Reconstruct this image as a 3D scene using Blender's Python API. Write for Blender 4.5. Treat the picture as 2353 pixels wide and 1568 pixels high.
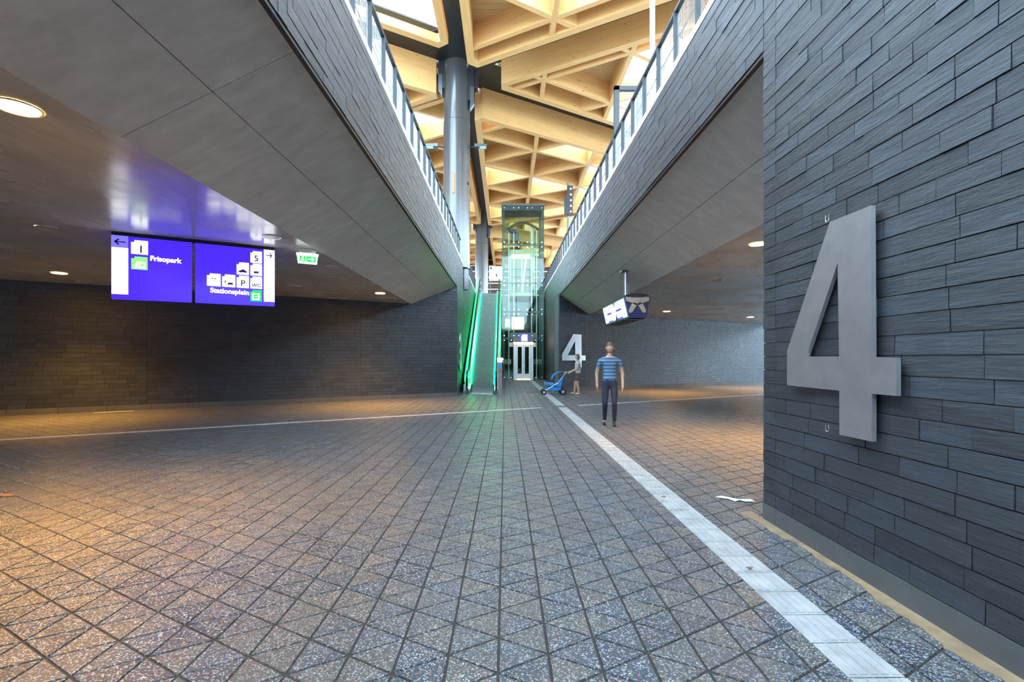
import bpy, bmesh, math, random
from mathutils import Vector, Matrix
random.seed(7)
for o in list(bpy.data.objects): bpy.data.objects.remove(o)
SC = bpy.context.scene
COL = SC.collection
# ---------------------------------------------------------------- camera, sky, exposure
FPX, HOR, YAW, HC = 1120.0, 824.0, 0.01384, 1.5
cd = bpy.data.cameras.new('camera'); cam = bpy.data.objects.new('camera', cd); COL.objects.link(cam)
cam.location = (0, 0, HC); cam.rotation_euler = (math.pi/2, 0, -YAW)
cd.sensor_width = 36; cd.lens = FPX/2353*36; cd.shift_y = (HOR-784)/2353
cd.clip_start = .05; cd.clip_end = 500
SC.camera = cam
W = bpy.data.worlds.new('sky'); SC.world = W; W.use_nodes = True
bg = W.node_tree.nodes['Background']
bg.inputs[0].default_value = (.58, .80, 1.0, 1); bg.inputs[1].default_value = 4.0
SC.view_settings.view_transform = 'Standard'; SC.view_settings.look = 'None'
SC.view_settings.exposure = 1.8; SC.view_settings.gamma = 1; SC.view_settings.use_curve_mapping = False
SC.cycles.max_bounces = 10; SC.cycles.diffuse_bounces = 6; SC.cycles.transparent_max_bounces = 24
SC.cycles.sample_clamp_indirect = 8
AMBER = (1.0, .49, .085)
LAMP = 60.0
SPOT = 560.0
# ---------------------------------------------------------------- helpers
def proj(p):
    x = p[0]*math.cos(YAW)-p[1]*math.sin(YAW); y = p[0]*math.sin(YAW)+p[1]*math.cos(YAW)
    if y < .2: return (-9999, -9999, y)
    return (1176.5+FPX*x/y, HOR-FPX*(p[2]-HC)/y, y)
def inview(p, m=120):
    a = proj(p); return -m < a[0] < 2353+m and -m < a[1] < 1568+m
def tag(o, label=None, cat=None, group=None, kind=None):
    if label: o['label'] = label
    if cat: o['category'] = cat
    if group: o['group'] = group
    if kind: o['kind'] = kind
    return o
def woff(o):
    v = Vector((0, 0, 0))
    while o: v += o.location; o = o.parent
    return v
def empty(name, loc, label, cat, group=None):
    o = bpy.data.objects.new(name, None); COL.objects.link(o); o.location = loc; o.empty_display_size = .1
    return tag(o, label, cat, group)
class MB:
    def __init__(s): s.v = []; s.f = []; s.m = []
    def poly(s, pts, mi=0):
        i = len(s.v); s.v += [tuple(p) for p in pts]; s.f.append(tuple(range(i, i+len(pts)))); s.m.append(mi); return s
    def prism(s, pts, d, mi=0):
        d = Vector(d); n = len(pts); i = len(s.v)
        s.v += [tuple(p) for p in pts]+[tuple(Vector(p)+d) for p in pts]
        s.f += [tuple(range(i, i+n)), tuple(range(i+2*n-1, i+n-1, -1))]; s.m += [mi, mi]
        for k in range(n):
            j = (k+1) % n; s.f.append((i+k, i+n+k, i+n+j, i+j)); s.m.append(mi)
        return s
    def box(s, x0, x1, y0, y1, z0, z1, mi=0):
        return s.prism([(x0, y0, z0), (x1, y0, z0), (x1, y1, z0), (x0, y1, z0)], (0, 0, z1-z0), mi)
    def obox(s, c, u, w, hu, hw, z0, z1, mi=0):   # box on axes u,w (horizontal)
        c = Vector(c); u = Vector(u); w = Vector(w)
        P = [c-u*hu-w*hw, c+u*hu-w*hw, c+u*hu+w*hw, c-u*hu+w*hw]
        return s.prism([(p.x, p.y, z0) for p in P], (0, 0, z1-z0), mi)
    def tube(s, pts, r, n=8, mi=0, cap=True):
        P = [Vector(p) for p in pts]; rings = []
        rr = r if isinstance(r, (list, tuple)) else [r]*len(P)
        for k, p in enumerate(P):
            t = (P[min(k+1, len(P)-1)]-P[max(k-1, 0)]).normalized()
            a = Vector((0, 0, 1)) if abs(t.z) < .9 else Vector((1, 0, 0))
            e = t.cross(a).normalized(); g = t.cross(e).normalized(); i = len(s.v)
            for q in range(n):
                th = 2*math.pi*q/n; s.v.append(tuple(p+(e*math.cos(th)+g*math.sin(th))*rr[k]))
            rings.append(i)
        for k in range(len(P)-1):
            for q in range(n):
                q2 = (q+1) % n
                s.f.append((rings[k]+q, rings[k]+q2, rings[k+1]+q2, rings[k+1]+q)); s.m.append(mi)
        if cap:
            s.f.append(tuple(rings[0]+q for q in range(n))[::-1]); s.m.append(mi)
            s.f.append(tuple(rings[-1]+q for q in range(n))); s.m.append(mi)
        return s
    def ball(s, c, r, nu=10, nv=7, mi=0):
        c = Vector(c); r = Vector(r) if hasattr(r, '__len__') else Vector((r, r, r)); i = len(s.v)
        s.v.append(tuple(c+Vector((0, 0, r.z))))
        for a in range(1, nv):
            for b in range(nu):
                th = math.pi*a/nv; ph = 2*math.pi*b/nu
                s.v.append(tuple(c+Vector((r.x*math.sin(th)*math.cos(ph), r.y*math.sin(th)*math.sin(ph), r.z*math.cos(th)))))
        s.v.append(tuple(c-Vector((0, 0, r.z)))); e = len(s.v)-1
        for b in range(nu):
            b2 = (b+1) % nu
            s.f.append((i, i+1+b, i+1+b2)); s.m.append(mi)
            for a in range(nv-2):
                s.f.append((i+1+a*nu+b, i+1+(a+1)*nu+b, i+1+(a+1)*nu+b2, i+1+a*nu+b2)); s.m.append(mi)
            s.f.append((e, i+1+(nv-2)*nu+b2, i+1+(nv-2)*nu+b)); s.m.append(mi)
        return s
    def build(s, name, mats, parent=None, smooth=False, kind=None, label=None, norm=True):
        if not isinstance(mats, (list, tuple)): mats = [mats]
        off = woff(parent) if parent else Vector((0, 0, 0))
        me = bpy.data.meshes.new(name)
        me.from_pydata([tuple(Vector(v)-off) for v in s.v], [], s.f)
        for m in mats: me.materials.append(m)
        if len(mats) > 1: me.polygons.foreach_set('material_index', s.m)
        if norm:
            b = bmesh.new(); b.from_mesh(me); bmesh.ops.recalc_face_normals(b, faces=b.faces); b.to_mesh(me); b.free()
        if smooth:
            me.polygons.foreach_set('use_smooth', [True]*len(me.polygons))
            try: me.set_sharp_from_angle(angle=.7)
            except Exception: pass
        o = bpy.data.objects.new(name, me); COL.objects.link(o)
        if parent: o.parent = parent
        if kind: o['kind'] = kind
        if label: o['label'] = label
        return o
def link(name, me, parent, mw):
    o = bpy.data.objects.new(name, me); COL.objects.link(o); o.parent = parent; o.matrix_basis = mw; return o
def copy_tree(o, parent=None):
    c = o.copy(); COL.objects.link(c)
    if parent: c.parent = parent
    for ch in list(o.children): copy_tree(ch, c)
    return c
# ---------------------------------------------------------------- materials
class NT:
    def __init__(s, name):
        s.m = bpy.data.materials.new(name); s.m.use_nodes = True; s.t = s.m.node_tree; s.n = s.t.nodes
        s.b = s.n['Principled BSDF']
    def node(s, typ, **kw):
        x = s.n.new(typ)
        for k, v in kw.items(): setattr(x, k, v)
        return x
    def l(s, a, b): s.t.links.new(a, b)
    def coords(s, scale, kind='pos'):
        if kind == 'pos': src = s.node('ShaderNodeNewGeometry').outputs['Position']
        else: src = s.node('ShaderNodeTexCoord').outputs['Object']
        m = s.node('ShaderNodeMapping'); m.inputs['Scale'].default_value = scale; s.l(src, m.inputs[0]); return m.outputs[0]
    def noise(s, co, scale=1, detail=4, rough=.55):
        x = s.node('ShaderNodeTexNoise'); x.inputs['Scale'].default_value = scale; x.inputs['Detail'].default_value = detail
        x.inputs['Roughness'].default_value = rough; s.l(co, x.inputs['Vector']); return x.outputs['Fac']
    def ramp(s, fac, stops):
        x = s.node('ShaderNodeValToRGB'); e = x.color_ramp.elements
        while len(e) < len(stops): e.new(.5)
        for k, (p, c) in enumerate(stops): e[k].position = p; e[k].color = (*c, 1) if len(c) == 3 else c
        s.l(fac, x.inputs[0]); return x.outputs[0]
    def mix(s, fac, a, b):
        x = s.node('ShaderNodeMix', data_type='RGBA')
        if hasattr(fac, 'node'): s.l(fac, x.inputs[0])
        else: x.inputs[0].default_value = fac
        for k, q in ((6, a), (7, b)):
            if hasattr(q, 'node'): s.l(q, x.inputs[k])
            else: x.inputs[k].default_value = (*q, 1)
        return x.outputs[2]
    def bump(s, h, strength=.3, dist=.01):
        x = s.node('ShaderNodeBump'); x.inputs['Strength'].default_value = strength; x.inputs['Distance'].default_value = dist
        s.l(h, x.inputs['Height']); s.l(x.outputs[0], s.b.inputs['Normal'])
    def base(s, c):
        if hasattr(c, 'node'): s.l(c, s.b.inputs['Base Color'])
        else: s.b.inputs['Base Color'].default_value = (*c, 1)
    def rough(s, r):
        if hasattr(r, 'node'): s.l(r, s.b.inputs['Roughness'])
        else: s.b.inputs['Roughness'].default_value = r
def plain(name, c, r=.5, metal=0.0, var=.12):
    t = NT(name); co = t.coords((1, 1, 1)); f = t.noise(co, 6, 5)
    t.base(t.ramp(f, [(.3, tuple(x*(1-var) for x in c)), (.7, tuple(min(1, x*(1+var)) for x in c))]))
    t.rough(r); t.b.inputs['Metallic'].default_value = metal; return t.m
def emit(name, c, s):
    t = NT(name); t.base((c[0]*.5, c[1]*.5, c[2]*.5)); t.b.inputs['Emission Color'].default_value = (*c, 1)
    t.b.inputs['Emission Strength'].default_value = s; t.rough(.3); return t.m
def glass(name, tint, amount=.12, gl=.9):
    t = NT(name); t.n.remove(t.b); out = t.n['Material Output']
    a = t.node('ShaderNodeBsdfTransparent'); a.inputs[0].default_value = (*tint, 1)
    g = t.node('ShaderNodeBsdfGlossy'); g.inputs['Roughness'].default_value = .02; g.inputs[0].default_value = (gl, gl, gl, 1)
    f = t.node('ShaderNodeLayerWeight'); pw = t.node('ShaderNodeMath', operation='POWER'); pw.inputs[1].default_value = 4
    t.l(f.outputs['Facing'], pw.inputs[0])
    ad = t.node('ShaderNodeMath', operation='MULTIPLY_ADD'); ad.inputs[1].default_value = .45; ad.inputs[2].default_value = amount
    ad.use_clamp = True; t.l(pw.outputs[0], ad.inputs[0])
    mx = t.node('ShaderNodeMixShader'); t.l(ad.outputs[0], mx.inputs[0]); t.l(a.outputs[0], mx.inputs[1]); t.l(g.outputs[0], mx.inputs[2])
    t.l(mx.outputs[0], out.inputs[0]); return t.m
def tile_mat(name, base):
    t = NT(name); co = t.coords((1, 1, 1))
    vs = t.node('ShaderNodeTexVoronoi'); vs.inputs['Scale'].default_value = 150; t.l(co, vs.inputs['Vector'])
    sp = t.node('ShaderNodeSeparateColor'); t.l(vs.outputs['Color'], sp.inputs[0])
    c = t.ramp(sp.outputs[0], [(0, tuple(x*.55 for x in base)), (.45, base), (.72, tuple(x*1.35 for x in base)), (.80, (.42, .43, .44)), (.94, (.62, .62, .60)), (.955, (.42, .25, .13))])
    t.n[c.node.name].color_ramp.interpolation = 'CONSTANT'
    d = t.noise(co, 1.3, 5); c2 = t.mix(t.ramp(d, [(.35, (.0, .0, .0)), (.75, (.55, .55, .55))]), c, tuple(x*.8 for x in (.17, .15, .13)))
    t.base(c2); t.rough(t.ramp(t.noise(co, 3, 4), [(.3, (.30, .30, .30)), (.7, (.48, .48, .48))]))
    t.bump(vs.outputs['Distance'], .25, .003); return t.m
TILE = [tile_mat('terrazzo_blue', (.088, .102, .133)), tile_mat('terrazzo_grey', (.112, .118, .130)), tile_mat('terrazzo_dark', (.066, .078, .106)), tile_mat('terrazzo_warm', (.128, .124, .120))]
def slate_mat(name, c):
    t = NT(name); co = t.coords((2.2, 2.2, 17)); f = t.noise(co, 1.6, 9, .68); co2 = t.coords((1, 1, 1)); g = t.noise(co2, 1.1, 3)
    a = t.ramp(f, [(.28, tuple(x*.72 for x in c)), (.58, c), (.74, tuple(x*1.7 for x in c))])
    t.base(t.mix(t.ramp(g, [(.35, (0, 0, 0)), (.7, (.5, .5, .5))]), a, tuple(x*.75 for x in c)))
    t.rough(t.ramp(f, [(.3, (.52, .52, .52)), (.7, (.30, .30, .30))])); t.bump(f, .62, .02); return t.m
SLATE = [slate_mat('slate_grey', (.038, .042, .049)), slate_mat('slate_dark', (.031, .034, .040)), slate_mat('slate_blue', (.042, .048, .059))]
def conc(name, c, r0, r1, stretch):
    t = NT(name); co = t.coords(stretch); f = t.noise(co, 1.2, 8, .65); co2 = t.coords((1, 1, 1)); g = t.noise(co2, .9, 5)
    a = t.ramp(f, [(.3, tuple(x*.82 for x in c)), (.7, tuple(x*1.15 for x in c))])
    t.base(t.mix(t.ramp(g, [(.4, (0, 0, 0)), (.7, (.45, .45, .45))]), a, tuple(x*.8 for x in c)))
    t.rough(t.ramp(g, [(.35, (r0,)*3), (.65, (r1,)*3)])); t.bump(f, .12, .006); return t.m
M_SOFF = conc('soffit_concrete', (.50, .48, .45), .45, .6, (.6, 5, 5))
M_CEIL = conc('polished_concrete', (.46, .44, .41), .16, .34, (2.5, .7, 2))
M_PLINTH = conc('plinth_concrete', (.095, .095, .092), .6, .8, (2, 2, 2))
M_CURB = conc('coping_concrete', (.66, .60, .50), .6, .8, (2, 2, 2))
M_DECKTOP = plain('platform_paving', (.30, .29, .27), .7)
M_MORTAR = plain('joint_sand', (.048, .041, .035), .9)
M_GROUT = plain('slate_joint', (.10, .10, .105), .8)
M_BLACK = plain('black_metal', (.012, .012, .013), .4)
M_POST = plain('post_paint', (.035, .038, .042), .45, .2)
M_COLUMN = plain('column_paint', (.125, .125, .128), .25, .6, .05)
M_STEEL = plain('brushed_steel', (.54, .52, .52), .38, .85, .08)
M_STEELD = plain('dark_steel', (.10, .11, .115), .35, .7)
M_STEELB = plain('bright_steel', (.72, .72, .72), .25, .9, .05)
M_WIRE = plain('wire', (.35, .36, .37), .35, .7)
M_RUBBER = plain('black_rubber', (.010, .010, .011), .35)
M_WHITELINE = plain('white_tile', (.62, .61, .58), .55)
M_GUIDE = plain('guide_tile', (.42, .41, .40), .55, 0, .2)
M_SAND = plain('sand', (.29, .195, .11), .9, 0, .3)
M_WHITE = plain('white_paint', (.75, .75, .73), .5, 0, .04)
M_CREAM = plain('cream_panel', (.72, .66, .50), .45, 0, .05)
M_BROWN = plain('brown_board', (.28, .15, .08), .5)
M_BLUEP = plain('navy_metal', (.012, .03, .11), .35, .1)
M_TAN = plain('bracket_paint', (.36, .29, .22), .5)
M_YELLOW = plain('yellow_plastic', (.85, .55, .02), .5)
E_BLUE = emit('sign_blue', (.05, .016, 1.0), .42)
E_LILAC = emit('sign_lilac', (.16, .14, .95), .42)
E_WHITE = emit('sign_white', (.95, .95, 1.0), .9)
E_GREEN = emit('sign_green', (.0, .72, .06), .38)
E_PALEG = emit('sign_pale_green', (.25, 1.0, .22), .36)
E_LED = emit('green_led', (.02, 1.0, .22), .75)
E_LEDS = emit('step_led', (.0, 1.0, .35), 3.6)
E_SCREEN = emit('screen_white', (.92, .94, 1.0), .42)
E_LEDH = emit('green_lamp', (.45, 1.0, .5), 9)
E_TEAL = emit('teal_led', (.05, .55, .60), .35)
E_AMBER = emit('amber_lamp', AMBER, LAMP)
E_CAR = emit('car_light', (1.0, .86, .55), .55)
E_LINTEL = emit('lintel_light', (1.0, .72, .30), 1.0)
E_LENS = emit('lamp_lens', (.25, .55, .52), .3)
I_NAVY = plain('ink_navy', (.012, .012, .16), .5)
M_DIM = plain('unlit_lens', (.35, .34, .32), .4)
G_SKY = glass('skylight_glass', (.97, .99, 1.0), .02)
G_LIFT = glass('lift_glass', (.78, .87, .81), .025)
G_BAL = glass('balustrade_glass', (.75, .94, .86), .04)
def wood_mat(name, c):
    t = NT(name); co = t.coords((.5, 9, 9), 'obj'); f = t.noise(co, 1.5, 7, .6); co2 = t.coords((1.6, 3.6, 3.6), 'obj')
    v = t.node('ShaderNodeTexVoronoi'); v.inputs['Scale'].default_value = 1.0; t.l(co2, v.inputs['Vector'])
    a = t.ramp(f, [(.3, tuple(x*.86 for x in c)), (.7, tuple(min(1, x*1.1) for x in c))])
    k = t.ramp(v.outputs['Distance'], [(.05, (1, 1, 1)), (.10, (0, 0, 0))])
    t.base(t.mix(k, a, (c[0]*.45, c[1]*.33, c[2]*.25))); t.rough(.55); return t.m
WOOD = [wood_mat('spruce_timber', (.65, .345, .12)), wood_mat('spruce_timber_light', (.69, .38, .14))]
M_DECK = wood_mat('spruce_boards', (.50, .31, .135))
# ---------------------------------------------------------------- setting: levels and lines
XL, XR, ZB, ZTL, ZTR, ZC = -1.892, 2.41, 4.38, 5.75, 5.65, 3.56
RL, RR = -3.56, 3.93                 # where the flat ceiling turns into the sloped soffit
T = Vector((math.sin(math.radians(60)), math.cos(math.radians(60)), 0)); NF = Vector((.5, -T.x, 0))
ywall = lambda x: 19.33+(x-XL)*math.tan(math.radians(30))
YE = 29.3                            # lift front
def floor_z(x, y):
    if XL < x < XR and y > ywall(x): return .21*min(1, (y-ywall(x))/(YE-ywall(x)))
    return 0.0
yseg = lambda y: y
# ceilings (decks over the tunnel, running along the platform)
def deck(name, sec, label, mats, m_of):
    b = MB(); n = len(sec)
    y0, y1 = -14, 90
    for k in range(n):
        p, q = sec[k], sec[(k+1) % n]
        b.poly([(p[0], y0, p[1]), (q[0], y0, q[1]), (q[0], y1, q[1]), (p[0], y1, p[1])], m_of[k])
    b.poly([(p[0], y0, p[1]) for p in sec], 0); b.poly([(p[0], y1, p[1]) for p in sec], 0)
    return tag(b.build(name, mats), label, 'ceiling', None, 'structure')
ceilL = deck('ceiling_left', [(-34, ZC), (RL, ZC), (XL-.05, ZB), (XL-.05, 5.6), (-34, 5.6)], 'grey concrete ceiling and sloping soffit over the tunnel, left of the open well', [M_SOFF, M_CEIL, M_DECKTOP], [1, 0, 0, 2, 0])
ceilR = deck('ceiling_right', [(XR+.05, ZB), (RR, ZC), (16.0, ZC), (17.1, ZB), (17.1, 5.6), (XR+.05, 5.6)], 'grey concrete ceiling and sloping soffit over the tunnel, right of the open well', [M_SOFF, M_CEIL, M_DECKTOP], [0, 1, 0, 0, 2, 0])
deck('ceiling_far_right', [(25.0, ZB), (26.6, ZC), (50, ZC), (50, 5.6), (25.0, 5.6)], 'concrete deck of the next platform far to the right', [M_SOFF, M_CEIL, M_DECKTOP], [0, 1, 0, 2, 0])
# soffit cast panels with open joints (sloping faces)
def soffit_panels(parent, xa, za, xb, zb, cuts, ys):
    for i in range(len(cuts)-1):
        for j in range(len(ys)-1):
            g = .0035; s0, s1 = cuts[i], cuts[i+1]
            P = lambda s, y: Vector((xa+(xb-xa)*s, y, za+(zb-za)*s))
            n = Vector((zb-za, 0, -(xb-xa))).normalized()
            if n.z > 0: n = -n
            q = [P(s0+g, ys[j]+g), P(s1-g*.5, ys[j]+g), P(s1-g*.5, ys[j+1]-g), P(s0+g, ys[j+1]-g)]
            MB().prism([p-n*.01 for p in q], n*.03).build('soffit_panel', M_SOFF, parent)
soffit_panels(ceilL, RL, ZC, XL-.05, ZB, [0, .52, 1], [-2, 4.55, 11.5, 18.0, 26])
soffit_panels(ceilR, RR, ZC, XR+.05, ZB, [0, .52, 1], [3.2, 10.2, 17.1, 26])
# ---------------------------------------------------------------- slate walls
def unit_slate(seed, m):
    r = random.Random(seed); b = MB(); e = .003
    f = [(e, r.uniform(.82, 1), .012), (1-e, r.uniform(.82, 1), .012), (1-e, r.uniform(.82, 1), .988), (e, r.uniform(.82, 1), .988)]
    back = [(0, 0, 0), (1, 0, 0), (1, 0, 1), (0, 0, 1)]
    b.poly(f)
    for k in range(4): b.poly([back[k], back[(k+1) % 4], f[(k+1) % 4], f[k]])
    return b
SL_F = [(unit_slate(k, 0), k % 3) for k in range(9)]
SL_M = {}
def slate_mesh(k):
    if k not in SL_M:
        b, mi = SL_F[k]; me = bpy.data.meshes.new('slate'); me.from_pydata(b.v, [], b.f); me.materials.append(SLATE[mi])
        SL_M[k] = me
    return SL_M[k]
def slate(parent, O, u, n, u0, u1, z0, zlim, nparts, breaks=(), course=.124, seed=1, lmin=.24, lmax=.62):
    r = random.Random(seed); rec = []; O = Vector(O); u = Vector(u); n = Vector(n)
    br = sorted(set([u0, u1]+[b for b in breaks if u0 < b < u1])); z = z0; j = .0036
    while True:
        alive = False
        for s in range(len(br)-1):
            x = br[s]+j*.5; first = True
            while x < br[s+1]-.02:
                L = r.uniform(lmin, lmax)*(r.uniform(.4, 1) if first else 1); first = False
                e = min(x+L, br[s+1]-j*.5)
                if br[s+1]-e < .12: e = br[s+1]-j*.5
                zt = zlim((x+e)/2)
                if z < zt-.03:
                    alive = True; rec.append((x, e, z, min(z+course-j, zt), r.randrange(9), r.uniform(.021, .029)))
                x = e+j
        z += course
        if not alive: break
    def key(q):
        c = O+u*((q[0]+q[1])/2)+Vector((0, 0, (q[2]+q[3])/2)); a = proj(c)
        return (0 if inview(c, 30) else 1, a[2] if a[2] > .2 else 99)
    rec.sort(key=key); big = MB()
    for i, (a, e, zb, zt, k, th) in enumerate(rec):
        cu, cn, cz = u*(e-a), n*th, Vector((0, 0, zt-zb)); p = O+u*a+Vector((0, 0, zb))
        if i < nparts:
            mw = Matrix(((cu.x, cn.x, cz.x, p.x), (cu.y, cn.y, cz.y, p.y), (cu.z, cn.z, cz.z, p.z), (0, 0, 0, 1)))
            link('slate', slate_mesh(k), parent, mw)
        else:
            b, mi = SL_F[k]; s = len(big.v)
            big.v += [tuple(p+cu*v[0]+cn*v[1]+cz*v[2]) for v in b.v]; big.f += [tuple(x+s for x in f) for f in b.f]; big.m += [mi]*len(b.f)
    if big.v: big.build('slate_cladding', SLATE, parent, kind='stuff', norm=False)
BP = .152
# near right wall (with the large figure)
wr = MB().box(XR+.03, XR+.5, -9, 4.53, 0, 5.6)
wr = tag(wr.build('wall_right', M_GROUT), 'dark slate wall carrying the large steel figure, near right', 'wall', None, 'structure')
slate(wr, (XR+.03, 0, 0), (0, 1, 0), (-1, 0, 0), -2, 4.53, BP+.004, lambda u: ZTR, 300, (4.325,), seed=3)
MB().box(XR-.001, XR+.03, -9, 4.322, 0, BP).box(XR-.001, XR+.05, 4.328, 4.53, 0, BP).build('plinth', M_PLINTH, wr)
# near tunnel wall on the right, hidden behind the corner; and left one behind the camera
q = Vector((XR+.05, 4.50, 0))
b = MB().prism([q, q+T*24, q+T*24+Vector((.25, -.43, 0)), q+Vector((.45, -.43, 0))], (0, 0, 5.6))
tag(b.build('wall_near_right', SLATE[0]), 'slate wall of the tunnel running off behind the near right corner', 'wall', None, 'structure')
b = MB().prism([(XL-.05, .9, 0), (-26, -13, 0), (-26, -13.4, 0), (XL-.05, .5, 0)], (0, 0, 5.6)).box(XL-.45, XL-.05, -9, .6, 0, 5.6)
tag(b.build('wall_near_left', SLATE[0]), 'slate wall of the tunnel behind the viewer on the left', 'wall', None, 'structure')
tag(MB().box(XL-.4, XR+.4, -9.4, -9, 0, 5.6).build('wall_back', SLATE[0]), 'slate wall closing the well behind the viewer', 'wall', None, 'structure')
# slate parapets above the tunnel opening and down the well
def upper(name, x, s, y0, y1, zt, label, seed):
    b = MB().box(min(x-s*.03, x-s*.38), max(x-s*.03, x-s*.38), y0, y1, ZB, zt)
    o = tag(b.build(name, M_GROUT), label, 'wall', None, 'structure')
    slate(o, (x-s*.03, 0, 0), (0, 1, 0), (s, 0, 0), y0, y1, ZB+.004, lambda u: zt, 290, (4.1, 12.0) if s > 0 else (), seed=seed)
    MB().box(min(x-s*.012, x-s*.40), max(x-s*.012, x-s*.40), y0, y1, zt, zt+.10).build('coping', M_CURB, o)
    MB().box(min(x-s*.07, x-s*.02), max(x-s*.07, x-s*.02), y0, y1, ZB-.035, ZB).build('drip_profile', M_BLACK, o)
    return o
upper('wall_upper_left', XL, 1, .4, ywall(XL), ZTL, 'blue-grey slate upstand above the left tunnel ceiling, under the left railing', 11)
upper('wall_upper_right', XR, -1, 4.534, ywall(XR), ZTR, 'grey slate upstand above the right tunnel ceiling, under the right railing', 12)
def well(name, x, s, y0, y1, zt, label, seed):
    b = MB().box(min(x-s*.03, x-s*.38), max(x-s*.03, x-s*.38), y0+.30, y1, 0, zt)
    o = tag(b.build(name, M_GROUT), label, 'wall', None, 'structure')
    slate(o, (x-s*.03, 0, 0), (0, 1, 0), (s, 0, 0), y0+.01, y1, .16, lambda u: zt, 0, (), seed=seed)
    MB().box(min(x-s*.012, x-s*.40), max(x-s*.012, x-s*.40), y0, y1, zt, zt+.10).build('coping', M_CURB, o)
    return o
well('wall_well_left', XL, 1, ywall(XL), 36, ZTL, 'slate side wall of the well left of the escalator', 21)
well('wall_well_right', XR, -1, ywall(XR), 36, ZTR, 'slate side wall of the well right of the glass lift', 22)
tag(MB().box(XL-.4, XR+.4, 32.6, 33.0, 0, 5.6).box(XL-.4, XR+.4, 33.0, 90, 5.3, 5.6).build('wall_well_end', [SLATE[0]]), 'platform deck and end wall behind the escalator and lift', 'wall', None, 'structure')
# far tunnel walls
def zceil(x):
    if x < RL: return ZC
    if x < XL: return ZC+(ZB-ZC)*(x-RL)/(XL-RL)
    if x < RR: return ZB+(ZC-ZB)*(x-XR)/(RR-XR)
    return ZC
O0 = Vector((XL, 19.33, 0))
def farwall(name, s0, s1, label, nparts, seed, breaks):
    b = MB(); back = -NF
    P = lambda s: O0+T*s
    n = 14
    for k in range(n):
        a, e = s0+(s1-s0)*k/n, s0+(s1-s0)*(k+1)/n
    cut = [s0, s1]+[(x-XL)/T.x for x in (RL, RR) if s0 < (x-XL)/T.x < s1]; cut.sort()
    for a, e in zip(cut, cut[1:]):
        A, B = P(a)+back*.03, P(e)+back*.03; za, zb = zceil(A.x)+.02, zceil(B.x)+.02
        b.prism([(A.x, A.y, 0), (B.x, B.y, 0), (B.x, B.y, zb), (A.x, A.y, za)], back*.3)
    o = tag(b.build(name, M_GROUT), label, 'wall', None, 'structure')
    slate(o, O0+back*.03, T, NF, s0, s1, .165, lambda u: zceil((O0+T*u).x), nparts, breaks, seed=seed)
    x = s0; r = random.Random(seed)
    while x < s1-.01:
        e = min(x+1.02, s1); A, B = P(x+.004), P(e-.004)
        MB().prism([A, B, B+back*.05, A+back*.05], (0, 0, .16)).build('plinth_block', M_PLINTH, o); x = e
    return o
sL = lambda px: None
wfl = farwall('wall_far_left', -20, -.0, 'dark slate wall at the back of the tunnel left of the escalator, below the blue signs', 290, 31, (-9.9, -3.75))
wfr = farwall('wall_far_right', (XR-XL)/T.x, 32, 'slate wall at the back of the tunnel right of the lift, behind the walking person', 200, 32, (6.45, 6.72, 11.4, 18.6))
# floor: bed, triangular tiles, guide strip, white line
fl = MB().prism([(-30, -9, -.3), (46, -9, -.3), (46, 48, -.3), (-30, 16, -.3)], (0, 0, .292))
fl.prism([(XL, ywall(XL)-.02, -.02), (XR, ywall(XR)-.02, -.02), (XR, YE+4, -.02), (XL, YE+4, -.02)], (0, 0, .004))
fl = tag(fl.build('floor', M_MORTAR), 'floor of triangular grey terrazzo tiles with dark sanded joints', 'floor', None, 'structure')
bq = MB().poly([(XL, ywall(XL), -.006), (XR, ywall(XR), -.006), (XR, 29.3, .204), (XR, 34, .204), (XL, 34, .204), (XL, 29.3, .204)])
bq.build('ramp_bed', M_MORTAR, fl)
E, TX0, TY0 = .291, -.034, 2.617; RH = E*.8660254
def tri_pts(c0, up, g):
    # vertices of a tile: c0 = lattice (column k, row m); columns run along Y
    k, m = c0; x = TX0+k*RH; y = TY0+(m+.5*(k % 2))*E
    if up: P = [(x, y), (x, y+E), (x+RH, y+E/2)]
    else: P = [(x+RH, y-E/2), (x+RH, y+E/2), (x, y)]
    cx = sum(p[0] for p in P)/3; cy = sum(p[1] for p in P)/3; f = 1-g/(E*.2887)
    return (cx, cy), [((p[0]-cx)*f, (p[1]-cy)*f) for p in P]
def tile_geo(P, b, off, mi, rnd):
    i = len(b.v); e = .90
    z = [rnd.uniform(-.0012, .0012) for _ in P]
    b.v += [(off[0]+p[0], off[1]+p[1], off[2]-.012) for p in P]+[(off[0]+p[0], off[1]+p[1], off[2]-.0035+z[k]) for k, p in enumerate(P)]
    b.v += [(off[0]+p[0]*.986, off[1]+p[1]*.986, off[2]+z[k]) for k, p in enumerate(P)]
    b.f.append((i+6, i+7, i+8)); b.m.append(mi)
    for k in range(3):
        j = (k+1) % 3
        b.f += [(i+k, i+j, i+3+j, i+3+k), (i+3+k, i+3+j, i+6+j, i+6+k)]; b.m += [mi, mi]
rt = random.Random(5); recs = []
for k in range(-100, 95):
    for m in range(-8, 112):
        for up in (0, 1):
            (cx, cy), P = tri_pts((k, m), up, 0.0066)
            inwell = XL-.1 < cx < XR+.1 and cy > ywall(cx)-.3 and cy < YE
            if not inwell:
                if cy > ywall(cx)+.12: continue
                if cx > XR+.17 and (cy < 4.55+(cx-XR)*.577): continue
                if cx < XL and cy < .9+(cx-XL)*.577: continue
            if cy < -1.5 or cx > 24: continue
            a = proj((cx, cy, 0)); vis = a[2] > .2 and -500 < a[0] < 2850 and a[1] < 2100
            if not vis and not (abs(cx) < 2.4 and -1.5 < cy < 2): continue
            recs.append((0 if inview((cx, cy, 0), 0) else 1, math.hypot(cx, cy), cx, cy, P, up))
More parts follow.
